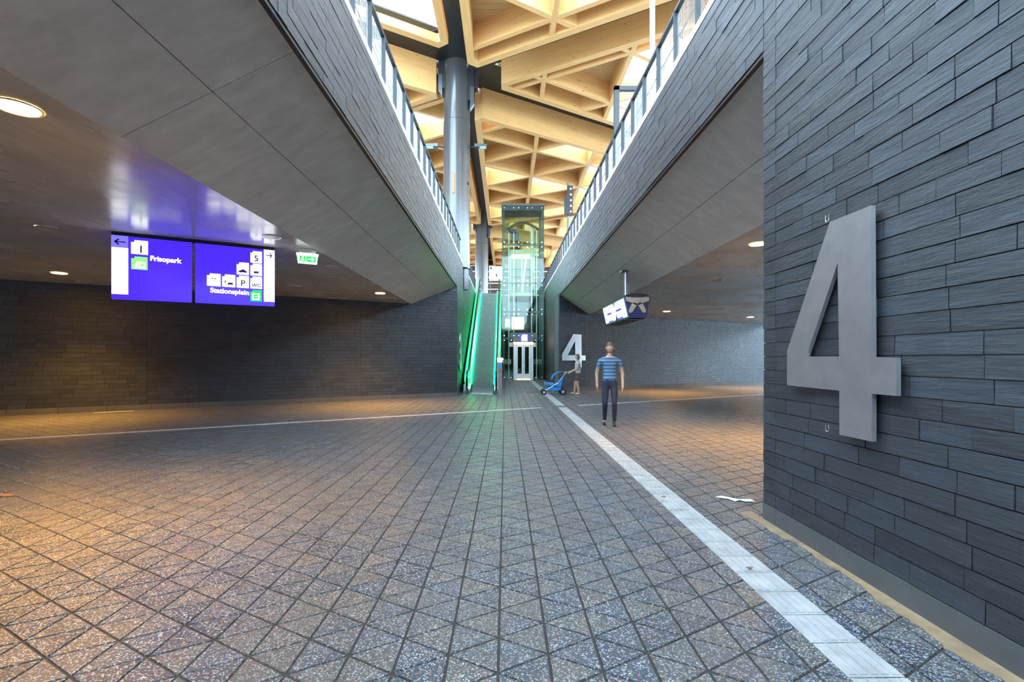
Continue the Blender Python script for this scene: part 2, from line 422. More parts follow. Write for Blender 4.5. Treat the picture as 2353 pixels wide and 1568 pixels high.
recs.sort(key=lambda q: (q[0], q[1]))
TM = {}
for up in (0, 1):
    for v in range(4):
        for mi in range(4):
            b = MB(); tile_geo(tri_pts((0, 0), up, 0.0066)[1], b, (0, 0, 0), 0, random.Random(v*9+mi))
            me = bpy.data.meshes.new('floor_tile'); me.from_pydata(b.v, [], b.f); me.materials.append(TILE[mi])
            bm = bmesh.new(); bm.from_mesh(me); bmesh.ops.recalc_face_normals(bm, faces=bm.faces); bm.to_mesh(me); bm.free()
            if me.polygons[0].normal.z < 0: me.flip_normals()
            TM[up, v, mi] = me
big = MB()
GS0, GS1 = 1.61, 1.88
for i, (v, d, cx, cy, P, up) in enumerate(recs):
    mi = rt.choices((0, 1, 2, 3), (5, 3, 3, 3))[0]
    if i < 300: link('floor_tile', TM[up, rt.randrange(4), mi], fl, Matrix.Translation((cx, cy, 0)))
    else:
        PP = P if up else P
        tile_geo(PP, big, (cx, cy, floor_z(cx, cy)), mi, rt)
o = big.build('floor_tiling', TILE, fl, kind='stuff')
# guide strip (ribbed tactile tiles)
def guide_mesh():
    b = MB(); w, l = (GS1-GS0)/2-.002, .1345
    b.box(-w, w, -l, l, -.012, .003)
    for k in range(5):
        x = -w+.03+k*(2*w-.06)/4; b.prism([(x-.020, -l+.012, .003), (x+.020, -l+.012, .003), (x+.017, -l+.012, .009), (x-.017, -l+.012, .009)], (0, 2*l-.028, 0))
    me = bpy.data.meshes.new('guide_tile'); me.from_pydata(b.v, [], b.f); me.materials.append(M_GUIDE)
    bm = bmesh.new(); bm.from_mesh(me); bmesh.ops.recalc_face_normals(bm, faces=bm.faces); bm.to_mesh(me); bm.free(); return me
gm = guide_mesh(); y = 1.0
yl = lambda x: 9.07+(x+9.27)*(10.98/19.97)
while y < 28.8:
    if not (yl(1.74)-.34 < y < yl(1.74)+.42):
        x = 1.745 if y < ywall(1.7) else 1.745-.03*(y-ywall(1.7))
        link('guide_tile', gm, fl, Matrix.Translation((x, y, floor_z(x, y)+.001))@Matrix.Rotation(.6*(rt.random()-.5)*.01, 4, 'Z'))
    y += .28
# white cross line
dl = Vector((19.97, 10.98, 0)).normalized(); nl = Vector((-dl.y, dl.x, 0))
bw = MB().box(-.17, .17, -.065, .065, -.012, .006)
mw_ = bw.build('line_tile', M_WHITELINE); wl = mw_.data; bpy.data.objects.remove(mw_)
s = -16.0
while s < 26:
    c = Vector((-9.27, 9.07, 0))+dl*(s+9.5)
    if not (GS0-.42 < c.x < GS1+.42) and c.y < ywall(c.x) and not (c.x > XR and c.y < 4.6+(c.x-XR)*.577):
        a = math.atan2(dl.y, dl.x)
        link('line_tile', wl, fl, Matrix.Translation((c.x, c.y, .001))@Matrix.Rotation(a, 4, 'Z'))
    s += .349
# sand blown along the right wall
b = MB(); r = random.Random(4); pts = []; y = .6
while y < 4.75:
    pts.append((XR-.03-(r.uniform(.02, .05)+.035*(1+math.sin(y*3.1))+.018*math.sin(y*11))*.85, y)); y += .035
for p, q in zip(pts, pts[1:]): b.prism([(XR-.001, p[1], -.004), (p[0], p[1], -.004), (q[0], q[1], -.004), (XR-.001, q[1], -.004)], (0, 0, .0085))
tag(b.build('sand', M_SAND), 'brown sand drifted along the foot of the near right wall', 'sand', None, 'stuff')
# ---------------------------------------------------------------- timber roof
S6 = 3.97; OX, OY = -1.70, 22.3; LP = S6*6; ZLO, ZHI = 13.5, 13.94
def beam(parent, name, p, q, w, zb, d, mi=0):
    p = Vector(p); q = Vector(q); L = (q-p).length
    if L < .05: return
    a = math.atan2((q-p).y, (q-p).x)
    me = MB().box(0, L, -w/2, w/2, 0, d); m = bpy.data.meshes.new(name); m.from_pydata(me.v, [], me.f); m.materials.append(WOOD[mi])
    bm = bmesh.new(); bm.from_mesh(m); bmesh.ops.recalc_face_normals(bm, faces=bm.faces); bm.to_mesh(m); bm.free()
    return link(name, m, parent, Matrix.Translation((p.x, p.y, zb))@Matrix.Rotation(a, 4, 'Z'))
def clip(poly, n, c):   # keep n.p <= c
    out = []
    for k in range(len(poly)):
        a, b = poly[k], poly[(k+1) % len(poly)]; da = n[0]*a[0]+n[1]*a[1]-c; db = n[0]*b[0]+n[1]*b[1]-c
        if da <= 0: out.append(a)
        if (da < 0 < db) or (db < 0 < da):
            t = da/(da-db); out.append((a[0]+(b[0]-a[0])*t, a[1]+(b[1]-a[1])*t))
    return out
def area(P): return abs(sum(P[k][0]*P[(k+1) % len(P)][1]-P[(k+1) % len(P)][0]*P[k][1] for k in range(len(P))))/2
C30, S30 = math.cos(math.radians(30)), .5
NRM = [(1, 0), (-S30, C30), (-S30, -C30)]            # normals of the three rib families
HT = S6*C30
RIGHT_SKY = set(); SKY = {}
def roof_panel(vx, vy, right, label, sky, dy=0.0, ins=.55, ribs=True):
    # primary triangle: vertical side at vx, from vy up to vy+LP; apex to the right or to the left
    sg = 1 if right else -1; zb = ZLO if right else ZHI; ins_v = .16 if right else .55
    tri = [(vx, vy), (vx, vy+LP), (vx+sg*LP*C30, vy+LP/2)]
    cen = (sum(p[0] for p in tri)/3, sum(p[1] for p in tri)/3)
    hp = []                                             # half-planes n.p <= c
    for k in range(3):
        a, b2 = tri[k], tri[(k+1) % 3]; n = (b2[1]-a[1], a[0]-b2[0]); l = math.hypot(*n); n = (n[0]/l, n[1]/l)
        if n[0]*cen[0]+n[1]*cen[1] > n[0]*a[0]+n[1]*a[1]: n = (-n[0], -n[1])
        hp.append((n, n[0]*a[0]+n[1]*a[1]-(ins_v if k == 0 else ins)))
    P = [(-99, -99), (99, -99), (99, 199), (-99, 199)]
    for n, c in hp: P = clip(P, n, c)
    Q = P
    for k in range(3):                                  # blunt the three corners
        v = P[k]; d = (v[0]-cen[0], v[1]-cen[1]); l = math.hypot(*d); d = (d[0]/l, d[1]/l)
        Q = clip(Q, d, d[0]*v[0]+d[1]*v[1]-.42)
    root = empty('roof_panel', (0, 0, 0), label, 'roof'); root['kind'] = 'structure'
    ccx = sum(p[0] for p in Q)/len(Q); ccy = sum(p[1] for p in Q)/len(Q)
    for k in range(len(Q)):                             # edge beams, just inside the outline
        a, b2 = Q[k], Q[(k+1) % len(Q)]; d = Vector((b2[0]-a[0], b2[1]-a[1], 0)); L = d.length; d.normalize(); nn = Vector((-d.y, d.x, 0))
        if nn.x*(ccx-a[0])+nn.y*(ccy-a[1]) < 0: nn = -nn
        A = Vector((a[0], a[1], 0))+nn*.15; B = Vector((b2[0], b2[1], 0))+nn*.15
        beam(root, 'edge_beam', A, B, .30, zb-.004*k, 1.55 if ribs else .34, k % 2)
    for f, n in enumerate(NRM if ribs else NRM[:0]):    # ribs on the common lattice
        o0 = n[0]*OX+n[1]*(OY+dy); t = (-n[1], n[0])
        for m in range(-40, 41):
            c = o0+m*HT
            seg = [(n[0]*c+t[0]*s_, n[1]*c+t[1]*s_) for s_ in (-200, 200)]
            lo, hi = -200, 200; ok = True
            for hn, hc in hp:
                base = hn[0]*n[0]*c+hn[1]*n[1]*c; g = hn[0]*t[0]+hn[1]*t[1]
                if abs(g) < 1e-6:
                    if base > hc-.35: ok = False
                elif g > 0: hi = min(hi, (hc-base)/g)
                else: lo = max(lo, (hc-base)/g)
            if not ok or hi-lo < 1.2: continue
            beam(root, 'rib', (n[0]*c+t[0]*(lo+.2), n[1]*c+t[1]*(lo+.2), 0), (n[0]*c+t[0]*(hi-.2), n[1]*c+t[1]*(hi-.2), 0), .20, zb+.02+.004*f, .95, f % 2)
    i0 = 0                                              # cells: boards or glass
    for ci in range(-1, 8):
        for cj in range(-2, 14):
            for up in (0, 1):
                x0 = vx+sg*ci*HT; y0 = vy+dy+(cj+.5*(ci % 2))*S6
                if up: cell = [(x0, y0), (x0, y0+S6), (x0+sg*HT, y0+S6/2)]
                else: cell = [(x0+sg*HT, y0-S6/2), (x0+sg*HT, y0+S6/2), (x0, y0)]
                c = cell
                for hn, hc in hp: c = clip(c, hn, hc-.12) if c else c
                if len(c) < 3 or area(c) < .6: continue
                idx = (ci, cj, up)
                if idx in sky or not ribs or sum(p[0] for p in c)/len(c) > 5.6:  # cells far to the right all glazed, added to let sky light in
                    MB().prism([(p[0], p[1], zb+(1.0 if ribs else .28)) for p in c], (0, 0, .03)).build('skylight_pane', G_SKY, root); continue
                b = MB(); ys = [p[1] for p in c]; y_ = min(ys)
                while y_ < max(ys):
                    st = clip(clip(c, (0, -1), -(y_+.006)), (0, 1), y_+.294)
                    if len(st) > 2 and area(st) > .003: b.prism([(p[0], p[1], zb+.97) for p in st], (0, 0, .05))
                    y_ += .30
                b.prism([(p[0], p[1], zb+1.022) for p in c], (0, 0, .2))
                b.build('deck_boards', M_DECK, root, kind='stuff')
    return root
H3 = LP*C30
PANELS = [
 (OX, OY, True, 'near right of the line of columns beyond the first column', {(0, 0, 1), (1, 1, 0), (0, 2, 1), (1, 2, 1), (0, 4, 1), (1, 4, 0), (3, 1, 1), (3, 2, 0), (3, 3, 0)}, 0),
 (OX, OY-LP, True, 'over the viewer right of the line of columns', {(0, 4, 0), (0, 3, 0), (1, 3, 1), (2, 3, 1), (1, 2, 1), (2, 2, 0), (0, 2, 1)}, .9),
 (OX+H3, OY-LP/2, False, 'high right with its blunt tip at the first column', {(4, 1, 1), (3, 1, 1), (3, 2, 0), (3, 2, 1), (2, 2, 1), (2, 1, 1), (2, 3, 0), (2, 4, 0), (1, 2, 1), (1, 3, 0), (1, 1, 1)}, 1.5),
 (OX, OY-LP, False, 'over the viewer left of the line of columns', {(0, 5, 1), (0, 4, 1), (0, 5, 0), (0, 4, 0), (1, 4, 0), (1, 4, 1), (1, 3, 1), (0, 3, 1), (1, 3, 0)}, 0),
 (OX, OY, False, 'left of the line between the two columns', {(0, 1, 0), (0, 4, 1), (0, 5, 1), (1, 2, 0), (2, 2, 0), (2, 3, 1), (1, 3, 1)}, 0),
 (OX-H3, OY-LP/2, True, 'high left with its blunt tip at the first column', {(3, 2, 1), (2, 2, 1), (2, 3, 1), (1, 2, 0)}, 0),
 (OX, OY+LP, True, 'beyond the second column on the right', {(0, 1, 1), (1, 2, 0), (1, 1, 1)}, 0),
 (OX+H3, OY+LP/2, False, 'right with its tip at the second column', {(3, 2, 1), (4, 3, 0), (3, 1, 1), (2, 2, 1)}, 0),
 (OX, OY+LP, False, 'beyond the second column on the left', {(0, 1, 1)}, 0),
 (OX-H3, OY+LP/2, True, 'left with its tip at the second column', {(3, 2, 1)}, 0),
]
for (vx, vy, rg, lb, sky, dy), ins in zip(PANELS, (1.45, 1.6, .55, 1.9, .25, .5, 1.45, .55, 1.45, .55)): roof_panel(vx, vy, rg, 'triangular spruce roof panel of ribs and boards, '+lb, sky, dy, ins, vx > OX-1 and rg or not (vy < OY and vx < OX+1) or rg)
# dark boards added to block sky light in the joints between the panels
b = MB()
for k in range(-1, 3):
    c = Vector((OX, OY+k*LP, 0))
    for q_, (ang, sh, wd) in enumerate(((0, -.3, .5), (60, .65, 1.05), (120, -.6, 1.2), (240, -.55, 1.0), (300, .15, .7))):
        d = Vector((math.sin(math.radians(ang)), math.cos(math.radians(ang)), 0)); w = Vector((d.y, -d.x, 0))
        off = Vector((sh, 0, 0)) if ang == 0 else Vector((0, sh, 0))
        b.obox(c+off+d*LP/2, d, w, LP/2, wd, 15.0+q_*.004, 15.06+q_*.004)
tag(b.build('ceiling_gap_boards', M_BLACK), 'black boards added to block sky light in the joints between the timber roof panels', 'roof', None, 'structure')
# columns
def column(x, y, r, z0, zt, label, lamps):
    root = empty('roof_column', (x, y, z0), label, 'column', 'columns carrying the timber roof')
    MB().tube([(x, y, z0), (x, y, zt-1.3)], r, 40).build('shaft', M_COLUMN, root, True)
    MB().tube([(x, y, zt-1.28), (x, y, zt+1.5)], r*.975, 40).build('shaft_head', M_COLUMN, root, True)
    for sx, z0_, z1_ in ((1, 12.75, 14.7), (-1, 13.3, 15.2)):
        o = MB().box(min(x+sx*(r-.1), x+sx*(r+.20)), max(x+sx*(r-.1), x+sx*(r+.20)), y-.28, y+.2, z0_+.5, z1_).box(min(x+sx*(r-.1), x+sx*(r+.36)), max(x+sx*(r-.1), x+sx*(r+.36)), y-.2, y+.2, z0_+1.1, z1_).build('bracket', M_BLACK, root)
        MB().prism([(x+sx*(r+.02), y-.31, z0_+.1), (x+sx*(r+.20), y-.31, z0_+.35), (x+sx*(r+.20), y-.31, z0_+1.1), (x+sx*(r+.02), y-.31, z0_+1.1)], (0, .3, 0)).build('bracket_plate', M_STEELD, o)
    if lamps:
        for s in (1, -1):
            z = 11.15
            o = MB().tube([(x+s*r*.98, y-.12, z), (x+s*(r+.25), y-.2, z+.02)], .03, 8).build('lamp_arm', M_BLACK, root)
            MB().prism([(x+s*(r+.22), y-.3, z-.02), (x+s*(r+.78), y-.3, z+.0), (x+s*(r+.78), y-.3, z+.09), (x+s*(r+.22), y-.3, z+.12)], (0, .24, 0)).build('lamp_head', M_STEELD, o)
            MB().box(min(x+s*(r+.45), x+s*(r+.75)), max(x+s*(r+.45), x+s*(r+.75)), y-.29, y-.09, z-.045, z-.012).build('lamp_lens', E_LENS, o)
        a = math.radians(-98); c = Vector((x+math.cos(a)*r*1.0, y+math.sin(a)*r*1.0, 0))
        o = MB().box(c.x-.06, c.x+.06, c.y-.03, c.y+.05, 8.9, 9.8).build('marker_strip', M_BROWN, root)
        for k in range(6): MB().ball((c.x, c.y-.035, 9.0+k*.14), (.035, .02, .035), 8, 5).build('marker_light', M_YELLOW, o)
        MB().ball((x+r*.9, y-r*.45, 9.45), .07, 8, 6).build('sensor', M_BLACK, root)
    return root
cx1, cy1 = -2.23, 22.45
c1 = column(cx1, cy1, .61, 5.62, 13.6, 'grey round steel column rising beside the left railing, nearer of the two', True)
# stub and corbel where the column meets the slate wall
MB().tube([(cx1+.36, cy1+.02, 4.66), (cx1+.36, cy1+.02, 5.66)], .21, 6).build('corbel', M_COLUMN, c1)
c2 = column(-2.23, OY+LP+.1, .61, 5.62, 13.6, 'grey round steel column behind the escalator, farther of the two', False)
# ---------------------------------------------------------------- railings
def railing(name, x, s, y0, y1, zb, zt, label, first):
    xo = x-s*.13
    root = empty(name, (xo, (y0+y1)/2, zb), label, 'railing')
    y = first
    pm = MB().box(-.042, .042, -.012, .012, 0, zt-zb-.02); me = bpy.data.meshes.new('post'); me.from_pydata(pm.v, [], pm.f); me.materials.append(M_POST)
    while y < y1:
        if y > y0: 
            o = link('post', me, root, Matrix.Translation(Vector((xo, y, zb))-woff(root))@Matrix.Rotation(.15*s, 4, 'Z'))
            MB().tube([(xo, y, zb+.55), (xo-s*.05, y, zb+.57), (xo-s*.09, y, zb+.52), (xo-s*.09, y, zb+.62)], .009, 5).build('rail_hook', M_BLACK, root)
        y += .82
    MB().box(xo-.03, xo+.03, y0, y1, zt-.05, zt).build('handrail', M_POST, root)
    MB().tube([(xo-s*.09, y0, zb+.64), (xo-s*.09, y1, zb+.64)], .011, 8).build('lower_handrail', M_POST, root, True)
    b = MB(); y = y0; xm = xo-s*.02
    while y < min(y1, 22):
        w = .0022 if y < 12 else .0032
        b.prism([(xm-w, y-w, zb+.05), (xm+w, y-w, zb+.05), (xm, y+w, zb+.05)], (0, 0, zt-zb-.12)); y += .045 if y < 12 else .09
    for k in range(6):
        z = zb+.06+k*(zt-zb-.14)/5; b.prism([(xm-.003, y0, z-.003), (xm+.003, y0, z-.003), (xm, y0, z+.003)], (0, min(y1, 22)-y0, 0))
    b.build('wire_mesh', M_WIRE, root, kind='stuff')
    return root
railing('railing', XL, 1, 1.0, 33.5, ZTL+.08, 6.86, 'dark steel railing with wire mesh on top of the left slate upstand', 1.53)
railing('railing', XR, -1, 3.0, 33.5, ZTR+.08, 6.68, 'dark steel railing with wire mesh on top of the right slate upstand', 3.1)
# gate frame behind the right railing
root = empty('gate_frame', (2.98, 11.8, 5.6), 'dark steel portal frame standing behind the right railing', 'frame')
MB().box(2.64, 2.76, 11.75, 11.85, 5.6, 8.1).build('post', M_POST, root); MB().box(3.2, 3.32, 11.75, 11.85, 5.6, 8.0).build('post', M_POST, root)
MB().box(2.64, 3.32, 11.75, 11.85, 8.0, 8.1).build('crossbar', M_POST, root)
b = MB()
for k in range(12): b.box(2.80+k*.033, 2.804+k*.033, 11.79, 11.796, 5.75, 8.0)
b.build('mesh_infill', M_WIRE, root, kind='stuff')
# signal mast on the right platform
root = empty('signal_mast', (3.0, 23.2, 5.6), 'slim platform signal mast with orange lamps behind the right railing', 'signal')
MB().tube([(3.0, 23.2, 5.6), (3.0, 23.2, 9.9)], .06, 10).build('pole', M_STEELD, root, True)
o = MB().box(2.93, 3.20, 23.05, 23.15, 8.3, 9.7).box(2.80, 2.93, 23.05, 23.15, 8.35, 9.2).build('signal_head', M_BLACK, root)
for k in range(5): MB().ball((3.1, 23.03, 8.45+k*.27), (.06, .03, .06), 8, 5).build('signal_lamp', M_TAN, o)
# tall lamp pole on the right platform by the railing
root = empty('lamp_pole', (3.0, 9.9, 5.6), 'grey pole rising behind the right railing towards the roof', 'pole')
MB().tube([(3.0, 9.9, 5.6), (3.0, 9.9, 11.5)], .055, 12).build('shaft', M_STEEL, root, True)
MB().box(2.88, 3.12, 9.78, 10.02, 5.6, 5.66).build('base_plate', M_STEELD, root)
# ---------------------------------------------------------------- recessed lamps
def downlight(x, y, r, label, lit=True):
    root = empty('ceiling_lamp', (x, y, ZC), label, 'lamp', 'round lamps recessed in the tunnel ceiling')
    n = 24; ring = MB()
    for k in range(n):
        a, b2 = 2*math.pi*k/n, 2*math.pi*(k+1)/n
        f = lambda t, q, z: (x+math.cos(t)*q, y+math.sin(t)*q, z)
        ring.poly([f(a, r*1.14, ZC-.001), f(b2, r*1.14, ZC-.001), f(b2, r*1.10, ZC-.014), f(a, r*1.10, ZC-.014)])
        ring.poly([f(a, r*1.10, ZC-.014), f(b2, r*1.10, ZC-.014), f(b2, r, ZC-.010), f(a, r, ZC-.010)])
    ring.build('rim', M_STEEL, root)
    MB().tube([(x, y, ZC-.004), (x, y, ZC-.010)], r, n).build('diffuser', E_AMBER if lit else M_DIM, root)
    if lit:
        ld = bpy.data.lights.new('lamp_beam', 'SPOT'); ld.energy = SPOT; ld.color = AMBER; ld.spot_size = math.radians(112); ld.spot_blend = .9; ld.shadow_soft_size = .12
        lo = bpy.data.objects.new('lamp_beam', ld); COL.objects.link(lo); lo.parent = root; lo.location = (0, 0, -.03)
for x, y, lb in ((-4.0, 4.05, 'large amber ceiling lamp nearest on the left'), (-10.75, 11.9, 'amber ceiling lamp left of the blue sign by the slate wall'), (-3.95, 15.45, 'amber ceiling lamp right of the exit sign near the soffit tip'),
                 (4.55, 8.7, 'amber ceiling lamp beside the near right wall corner'), (7.05, 21.2, 'amber ceiling lamp right of the hanging display'), (12.2, 24.1, 'amber ceiling lamp farthest right above the slate wall')):
    downlight(x, y, .145, lb+', lit')
for x, y, lb in ((-7.2, 7.75, 'unlit round lamp above the left blue sign'), (-3.95, 8.3, 'unlit round lamp above the right blue sign'), (-3.9, 11.0, 'unlit round lamp beyond the exit sign'), (5.6, 12.8, 'unlit round lamp right of the hanging display pole'), (-6.0, 14.0, 'unlit round lamp right of the signs near the slate wall'), (9.0, 20.2, 'unlit round lamp between the two small lit lamps on the right')):
    downlight(x, y, .13, lb, False)
# ---------------------------------------------------------------- illuminated direction signs
UP = Vector((0, 0, 1))
class Face:
    def __init__(s, O, u, w, h, n): s.O = Vector(O); s.u = Vector(u).normalized(); s.w = w; s.h = h; s.n = Vector(n).normalized()
    def p(s, a, b, d=0): return s.O+s.u*(a*s.w)-UP*(b*s.h)+s.n*d
    def poly(s, pts, d=.004, t=.004, mb=None): return (mb or MB()).prism([s.p(a, b, d) for a, b in pts], s.n*t)
    def rect(s, a0, b0, a1, b1, d=.004, t=.004, mb=None): return s.poly([(a0, b0), (a1, b0), (a1, b1), (a0, b1)], d, t, mb)
    def disc(s, a, b, r, d=.004, t=.004, mb=None, n=20):
        return s.poly([(a+r/s.w*math.cos(2*math.pi*k/n), b+r/s.h*math.sin(2*math.pi*k/n)) for k in range(n)], d, t, mb)
    def text(s, txt, a, b, size, mat, parent, name='lettering', align='LEFT', d=.012, bold=0):
        c = bpy.data.curves.new(name, 'FONT'); c.body = txt; c.size = size; c.extrude = .0015; c.align_x = align; c.offset = bold if bold else .003; c.resolution_u = 4
        c.materials.append(mat); o = bpy.data.objects.new(name, c); COL.objects.link(o); o.parent = parent
        p = s.p(a, b, d)-woff(parent)
        o.matrix_basis = Matrix(((s.u.x, 0, s.n.x, p.x), (s.u.y, 0, s.n.y, p.y), (0, 1, s.n.z, p.z), (0, 0, 0, 1)))
        bpy.context.view_layer.update()
        me = bpy.data.meshes.new_from_object(o.evaluated_get(bpy.context.evaluated_depsgraph_get())); mb_ = o.matrix_basis.copy()
        bpy.data.objects.remove(o); bpy.data.curves.remove(c)
        o = bpy.data.objects.new(name, me); COL.objects.link(o); o.parent = parent; o.matrix_basis = mb_
        return o
NOTCH = lambda a0, b0, a1, b1: [(a0, b0+(b1-b0)*.16), (a0+(a1-a0)*.2, b0+(b1-b0)*.16), (a0+(a1-a0)*.2, b0), (a1, b0), (a1, b1), (a0, b1)]
def arrow(a, b, w, h, right):
    P = [(-.5, -.07), (.22, -.07), (.0, -.42), (.16, -.42), (.5, 0), (.16, .42), (.0, .42), (.22, .07), (-.5, .07)]
    return [(a+(x if right else -x)*w, b+y*h) for x, y in P]
def carshape(a, b, w, h): return [(a+x*w, b+y*h) for x, y in [(-.5, .3), (-.5, -.05), (-.3, -.1), (-.18, -.4), (.2, -.4), (.34, -.1), (.5, 0), (.5, .3), (.36, .3), (.3, .48), (.2, .3), (-.2, .3), (-.3, .48), (-.38, .3)]]
def carfront(a, b, w, h): return [(a+x*w, b+y*h) for x, y in [(-.5, -.4), (-.3, -.22), (.3, -.22), (.5, -.4), (.38, -.05), (.42, .25), (.5, .5), (.3, .3), (-.3, .3), (-.5, .5), (-.42, .25), (-.38, -.05)]]
SO = Vector((-6.37, 7.97, 3.50)); SW = 1.09; SH = 1.03
root = empty('direction_sign', SO+Vector((0, 0, .04)), 'long backlit blue sign hung from the tunnel ceiling, two panels reading Frisopark and Stationsplein', 'sign')
us = (T.x, T.y-.03, 0)
LFC = Face(SO, us, SW, SH, NF)
o1 = LFC.rect(0, 0, 1, 1, -.10, .10).build('left_panel', E_BLUE, root)
LFC.rect(0, 0, .2, .185).build('arrow_field', E_LILAC, o1)
LFC.poly(arrow(.10, .10, .14, .11, False), .009).build('arrow', I_NAVY, o1)
LFC.rect(.004, .19, .2, .925).build('white_field', E_WHITE, o1)
LFC.poly(NOTCH(.235, .05, .44, .27)).build('track_field', E_WHITE, o1)
LFC.text('1', .355, .245, .17, I_NAVY, o1, 'numeral', 'CENTER')
LFC.poly(NOTCH(.237, .31, .435, .515)).build('exit_field', E_PALEG, o1)
LFC.rect(.275, .35, .41, .37, .009).rect(.385, .37, .41, .49, .009) if 0 else None
mb = MB(); LFC.rect(.30, .39, .41, .415, .009, .004, mb); LFC.rect(.385, .39, .41, .495, .009, .004, mb); LFC.rect(.275, .47, .41, .495, .009, .004, mb); LFC.poly(arrow(.32, .44, .09, .075, False), .009, .004, mb); mb.build('exit_symbol', E_WHITE, o1)
LFC.text('Frisopark', .465, .355, .112, E_WHITE, o1, bold=.004)
RO = SO+Vector(us).normalized()*(SW+.05); RW = 1.24
RFC = Face(RO, us, RW, SH, NF)
o2 = RFC.rect(0, 0, 1, 1, -.10, .10).build('right_panel', E_BLUE, root)
RFC.rect(.855, .0, .998, .925).build('white_field', E_WHITE, o2)
RFC.poly(arrow(.925, .10, .085, .11, True), .009).build('arrow', I_NAVY, o2)
cells = {'5': (.68, .045, .83, .25), 'car': (.505, .265, .66, .475), 'taxi': (.68, .265, .83, .475), 'bus': (.14, .495, .305, .705), 'kiss': (.325, .495, .485, .705), 'P': (.505, .495, .66, .705), 'WC': (.68, .495, .83, .705)}
for k, (a0, b0, a1, b1) in cells.items():
    f = RFC.poly(NOTCH(a0, b0, a1, b1)).build('pictogram_field', E_WHITE, o2); cxm = (a0+a1)/2
    if k in '5P': RFC.text(k, cxm, b1-.03, .15, I_NAVY, o2, 'numeral' if k == '5' else 'letter', 'CENTER')
    elif k == 'WC': RFC.text('WC', cxm, b1-.03, .085, I_NAVY, o2, 'lettering', 'CENTER')
    elif k == 'car': RFC.poly(carshape(cxm, b1-.06, .11, .07), .009).build('car_symbol', I_NAVY, o2)
    elif k == 'bus':
        mb = MB(); RFC.disc(cxm-.015, b0+.085, .012, .009, .004, mb); RFC.disc(cxm+.015, b0+.085, .012, .009, .004, mb); mb.build('dot_symbol', I_NAVY, o2)
    else: RFC.poly(carfront(cxm+(.02 if k == 'kiss' else 0), b1-.06, .08, .07), .009).build('taxi_symbol', I_NAVY, o2)
a0, b0, a1, b1 = cells['kiss']; RFC.rect(a0+.03, b0+.10, a0+.045, b0+.145, .009).build('person_symbol', I_NAVY, o2)
RFC.poly(NOTCH(.68, .735, .825, .93)).build('exit_field', E_GREEN, o2)
mb = MB(); RFC.rect(.705, .79, .80, .81, .009, .004, mb); RFC.rect(.705, .79, .722, .905, .009, .004, mb); RFC.rect(.705, .885, .80, .905, .009, .004, mb); RFC.poly(arrow(.775, .848, .075, .07, True), .009, .004, mb); mb.build('exit_symbol', E_WHITE, o2)
RFC.text('Stationsplein', .665, .825, .118, E_WHITE, o2, align='RIGHT', bold=.003)
MB().prism([LFC.p(-.0, -.005, -.11), RFC.p(1, -.005, -.11), RFC.p(1, -.005, .0), LFC.p(0, -.005, .0)], (0, 0, .05)).build('mounting_rail', M_BLACK, root)
# emergency exit sign
EX = Vector((-3.86, 9.1, 3.47)); root = empty('exit_sign', EX+Vector((.16, .1, .06)), 'small white exit sign box with green running figure and arrow under the ceiling', 'sign')
F = Face(EX, us, .36, .19, NF)
F.poly([(-.03, .0), (1.03, .0), (1.03, .2), (1.0, .2), (.95, 1), (.05, 1), (0, .2), (-.03, .2)], -.05, .05).build('housing', E_WHITE, root)
F.rect(.10, .28, .40, .86).build('figure_field', E_GREEN, root); F.rect(.43, .28, .90, .86).build('arrow_field', E_GREEN, root)
F.poly(arrow(.67, .57, .3, .45, True), .009).build('arrow', E_WHITE, root)
mb = MB(); F.disc(.27, .38, .011, .009, .004, mb, 8); F.poly([(.22, .44), (.30, .46), (.27, .62), (.34, .72), (.31, .80), (.24, .66), (.17, .80), (.14, .78), (.21, .6)], .009, .004, mb); mb.build('running_figure', E_WHITE, root)
MB().prism([F.p(.1, -.3, -.04), F.p(.9, -.3, -.04), F.p(.9, -.3, -.01), F.p(.1, -.3, -.01)], (0, 0, -.06)).build('bracket', M_WHITE, root)
